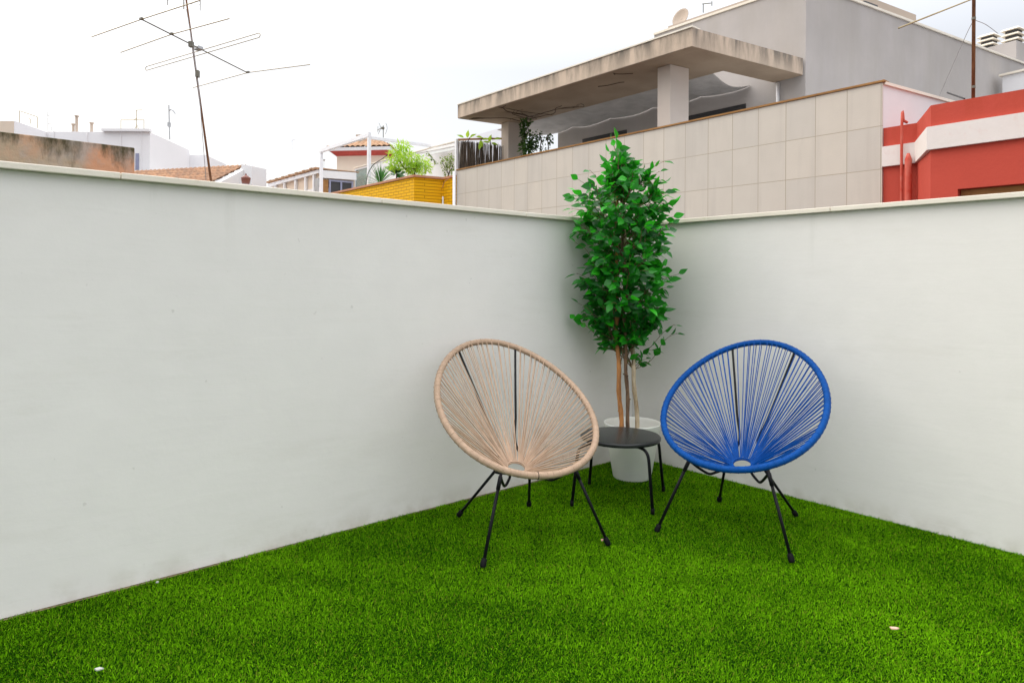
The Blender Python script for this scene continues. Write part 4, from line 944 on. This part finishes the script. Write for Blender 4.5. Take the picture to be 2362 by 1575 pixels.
# TV aerial on the leaning mast
def tv():
    base = Q(487, 420, 10.4); tp = Q(428, -12, 10.0); ux = (tp-base).normalized(); t = thing('tv_antenna', 'large old television antenna on a tall leaning rusty mast', 'antenna', (base.x, base.y, -1))
    p0 = base-ux*3.5; p0.z = max(p0.z, -1.0)
    MB().tube([p0, base, base.lerp(tp, .5), tp+ux*.9], [.019, .018, .014, .012], 12).build('mast', M['mast'], t, True)
    Z = 4.69
    def at(px, py, dz=0): return onz(px, py, Z+dz)
    MB().tube([at(326.4, 45.2), at(572, 169)], .0095, 8).build('boom', M['boom'], t, True)
    for pts, r_ in (([(211.7, 85.6), (326.4, 45.2), (461.4, 1.6)], .0070), ([(278.5, 121.5), (395.8, 79.8), (529, 43.6)], .0070), ([(445, 203), (572, 168), (715, 149.6)], .0070)):
        MB().tube([at(*p) for p in pts], r_, 8).build('element', M['alu'], t, True)
    a, b_ = at(338.3, 154), at(597, 77); ax = (b_-a).normalized(); pts = []
    for k in range(9): an = PI/2+PI*k/8; pts.append(a+UP*(-.032)+ax*(.03*math.cos(an))+UP*(.032*math.sin(an)))
    for k in range(9): an = -PI/2+PI*k/8; pts.append(b_+UP*(-.032)+ax*(.03*math.cos(an))+UP*(.032*math.sin(an)))
    MB().tube(pts, .0060, 8, closed=True).build('folded_dipole', M['alu'], t, True)
    d = at(458, 112); MB().obox(d, ax, Vector((-ax.y, ax.x, 0)), UP, .06, .045, .03).build('junction_box', M['gmetal'], t, bevel=.012)
    cl = MB()
    for p in ((326.4, 45.2), (395.8, 79.8), (572, 168)): MB().obox(at(*p)+UP*.008, ax, Vector((-ax.y, ax.x, 0)), UP, .028, .018, .012).build('clamp', M['boom'], t)
    MB().obox(Q(441, 103, 9.98), RT, FW, UP, .03, .03, .04).build('clamp', M['boom'], t)
    MB().obox(Q(455, 171, 10.08)+RT*.004, RT, FW, UP, .022, .03, .05).build('clamp', M['boom'], t)
    g = MB()
    for px, y0, y1, r_ in ((386.5, -60, 13, .006), (461.5, -60, 25.5, .006), (424, -60, 22, .008)): g.tube([Q(px+(1.5 if y0 < 0 and px > 450 else 0), y0, 9.7), Q(px, y1, 9.7)], r_, 6)
    for k in range(7): y = 12-8*k-4; g.tube([Q(386.5, y-6, 9.7), Q(424, y, 9.7), Q(461.5, y+4, 9.7)], .0022, 5)
    g.build('reflector_grid', M['boom'], t)
    MB().tube(bez([Q(430, 22, 10.02), Q(455, 180, 10.1), Q(466, 300, 10.2), Q(474, 400, 10.4), Q(476, 430, 10.5)], 6), .005, 6).build('cable', M['gmetal'], t)
tv()

# ================================================================ veranda and cream house in the middle distance
def veranda():
    x0 = 10.0; pr = onx(736, 391, x0); pl = onx(624.5, 422, x0); zr = (pr.z+pl.z)/2
    t = thing('veranda', 'white glazed lean-to veranda with a tiled roof edge behind the pergola', 'building', (x0, pr.y, 2.95))
    A = Vector((x0, pr.y, 0)); B = A+S*1.28; Lf = Vector((x0, pl.y, 0))
    w_ = MB(); w_.prism([xy(A), xy(B), xy(B+Vector((0, 1.2, 0))), (x0+1.0, Lf.y), (x0, Lf.y)], -9, zr-.62); w_.build('base_wall', M['white2'], t)
    MB().prism([(x0+.06, A.y+.06), xy(B+Vector((0, .06, 0))), xy(B+Vector((0, 1.2, 0))), (x0+1.0, Lf.y), (x0+.06, Lf.y)], zr-.61, zr-.12).build('wall', M['cream'], t)
    bm = MB(); bm.box((x0-.05, A.y-.02, zr-.14), (x0+.10, Lf.y+.15, zr-.02)); bm.build('eaves_beam', M['pmetal'], t)
    bm = MB(); s0 = A+S*.0+UP*(zr-.17); bm.bar(s0-Vector((0, .06, 0)), B-Vector((0, .06, 0))+UP*(zr-.15), .08, .26); bm.build('lintel', M['white2'], t)
    rf = MB(); n_ = 15
    for k in range(n_):
        ya = A.y+(Lf.y-A.y+.3)*k/n_; rf.obox((x0+.45, ya+.12, zr+.035+.02*(k % 2)), (1, 0, 0), (0, 1, 0), (0, 0, 1), .58, .10, .028)
    rf.prism([(x0-.10, A.y-.08), xy(B+Vector((.1, -.1, 0))), xy(B+Vector((.1, 1.2, 0))), (x0-.10, A.y+1.2)], zr-.005, zr+.022)
    rf.build('roof', M['rooftile2'], t)
    for px in (634, 654.5, 680, 703, 722): q_ = onx(px, 440, x0-.03); MB().box((x0-.03, q_.y-.05, 2.95), (x0+.05, q_.y+.05, zr-.14)).build('post', M['pmetal'], t)
    q_ = onx(729, 440, x0-.03); MB().box((x0-.01, q_.y-.16, 2.95), (x0+.05, q_.y+.16, zr-.30)).build('shutter', M['gmetal'], t)
    # timber leaf and sliding window on the front
    off = Vector((0, -.02, 0)); a_, b_ = ons(744.5, 430, A+off), ons(757, 430, A+off)
    MB().bar(Vector((a_.x, a_.y, zr-.85)), Vector((b_.x, b_.y, zr-.85)), .03, 1.0).build('timber_leaf', M['wood'], t)
    a_, b_ = ons(759, 430, A+off), ons(814, 430, A+off); zt = zr-.33
    wn = MB(); a0 = Vector((a_.x, a_.y, 0)); b0 = Vector((b_.x, b_.y, 0)); dd = (b0-a0); zc = zt-.5
    wn.bar(a0+UP*(zt-.03), b0+UP*(zt-.03), .05, .06)
    for u in (.03, .5, .97): c = a0+dd*u; wn.obox(c+UP*zc, S, (-S.y, S.x, 0), UP, .03, .03, .5)
    wf = wn.build('window', M['bluemetal'], t); n = Vector((-S.y, S.x, 0))*.02
    MB().bar(a0+n+UP*(zt-.55), b0+n+UP*(zt-.55), .01, 1.0).build('pane', M['dark'], wf)
    # cream house with hipped clay roof
    D = 30.0; t = thing('cream_house', 'cream house with a red cornice and hipped clay tile roof behind the pergola', 'house', tuple(Q(835, 420, D)))
    a, b_ = Q(777, 358, D), Q(890, 366, D-.3); z = Q(835, 361, D).z
    P = [a, b_, b_+FW*4, a+FW*4]; MB().prism([xy(p) for p in P], -9, z).build('wall', M['cream'], t)
    cxy = sum(P, Vector())/4
    def ringp(k, zz): return [Vector((cxy.x+(p.x-cxy.x)*k, cxy.y+(p.y-cxy.y)*k, zz)) for p in P]
    z2 = Q(830, 353, D).z; z3 = Q(830, 346.5, D).z
    MB().hexa(ringp(1.01, z+.001), ringp(1.20, z2)).build('cornice', M['redtrim'], t)
    MB().hexa(ringp(1.24, z2+.002), ringp(1.27, z3)).build('fascia', M['white3'], t)
    c4 = ringp(1.28, z3+.002); apz = Q(833, 318, D+2).z; ap0 = cxy.copy(); ap0.z = apz
    fr, fl = c4[1], c4[0]
    rf = MB()
    for i in range(4):
        p0, p1 = c4[i], c4[(i+1) % 4]; e = (p1-p0); ln = e.length; e.normalize(); md = (p0+p1)/2; dv = (md-ap0); lv = dv.length; dv.normalize()
        tr = tile_roof(ap0-e*ln/2, e, dv, ln, lv, None, .24, .38, .07, lambda v, ln=ln, lv=lv: (ln/2-ln/2*v/lv, ln/2+ln/2*v/lv))
        rf.add(tr.v, tr.f, tr.uv)
    ro = rf.build('roof', M['rooftile2'], t)
    c = Q(833, 322, D+.6); MB().obox(c, RT, FW, UP, .20, .2, .18).build('chimney', M['tanwall'], t)
    wa = Q(845, 373, D-.12); MB().obox(wa, (b_-a).normalized(), Vector((-(b_-a).y, (b_-a).x, 0)).normalized(), UP, .30, .03, .19).build('window', M['bluemetal'], t)
    # far white gable right of the pergola
    t = thing('white_gable', 'faint white gable wall far behind the reed screen', 'building', tuple(Q(1100, 330, 30)))
    a, b_ = Q(1060, 322, 30), Q(1190, 286, 30); c_, d_ = Q(1060, 420, 30), Q(1190, 420, 30); k = FW*3
    MB().hexa([c_, d_, d_+k, c_+k], [a, b_, b_+k, a+k]).build('gable', M['white3'], t)
    # aerials
    D = 31; b = MB()
    b.tube([Q(884, 352, D), Q(884, 290, D)], .02, 6); b.obox(Q(883, 296, D), RT, FW, UP, .07, .05, .05)
    b.tube([Q(870, 301, D), Q(884, 294, D)], .016, 5)
    for px in (871, 874): b.tube([Q(px, 292, D), Q(px, 306, D)], .008, 4)
    for sg in (-1, 1): b.tube(bez([Q(874 if sg < 0 else 890, 284, D), Q(878 if sg < 0 else 893, 296, D), Q(872 if sg < 0 else 889, 310, D)], 4), .010, 4)
    tag(b.build('tv_aerial', M['boom'], None), 'small aerial with curved arms above the right of the clay hipped roof', 'antenna')
    b = MB(); b.tube([Q(673, 405, 29), Q(674, 322, 29)], .022, 5); b.tube([Q(672, 323, 29), Q(682, 322, 29)], .025, 5)
    tag(b.build('aerial_pole', M['pmetal'], None), 'lone thin white aerial pole above the lean-to veranda', 'antenna')
    b = MB(); c = Q(747.5, 369, 24); b.lathe([(0, -.045), (.035, -.03), (.045, 0), (.035, .03), (0, .045)], 14, tuple(c)); b.tube([(c.x, c.y, c.z-.04), (c.x, c.y, 5.05)], .008, 5)
    tag(b.build('globe_lamp', M['gmetal'], None), 'small grey globe on a thin stalk between the pergola posts', 'lamp')
veranda()
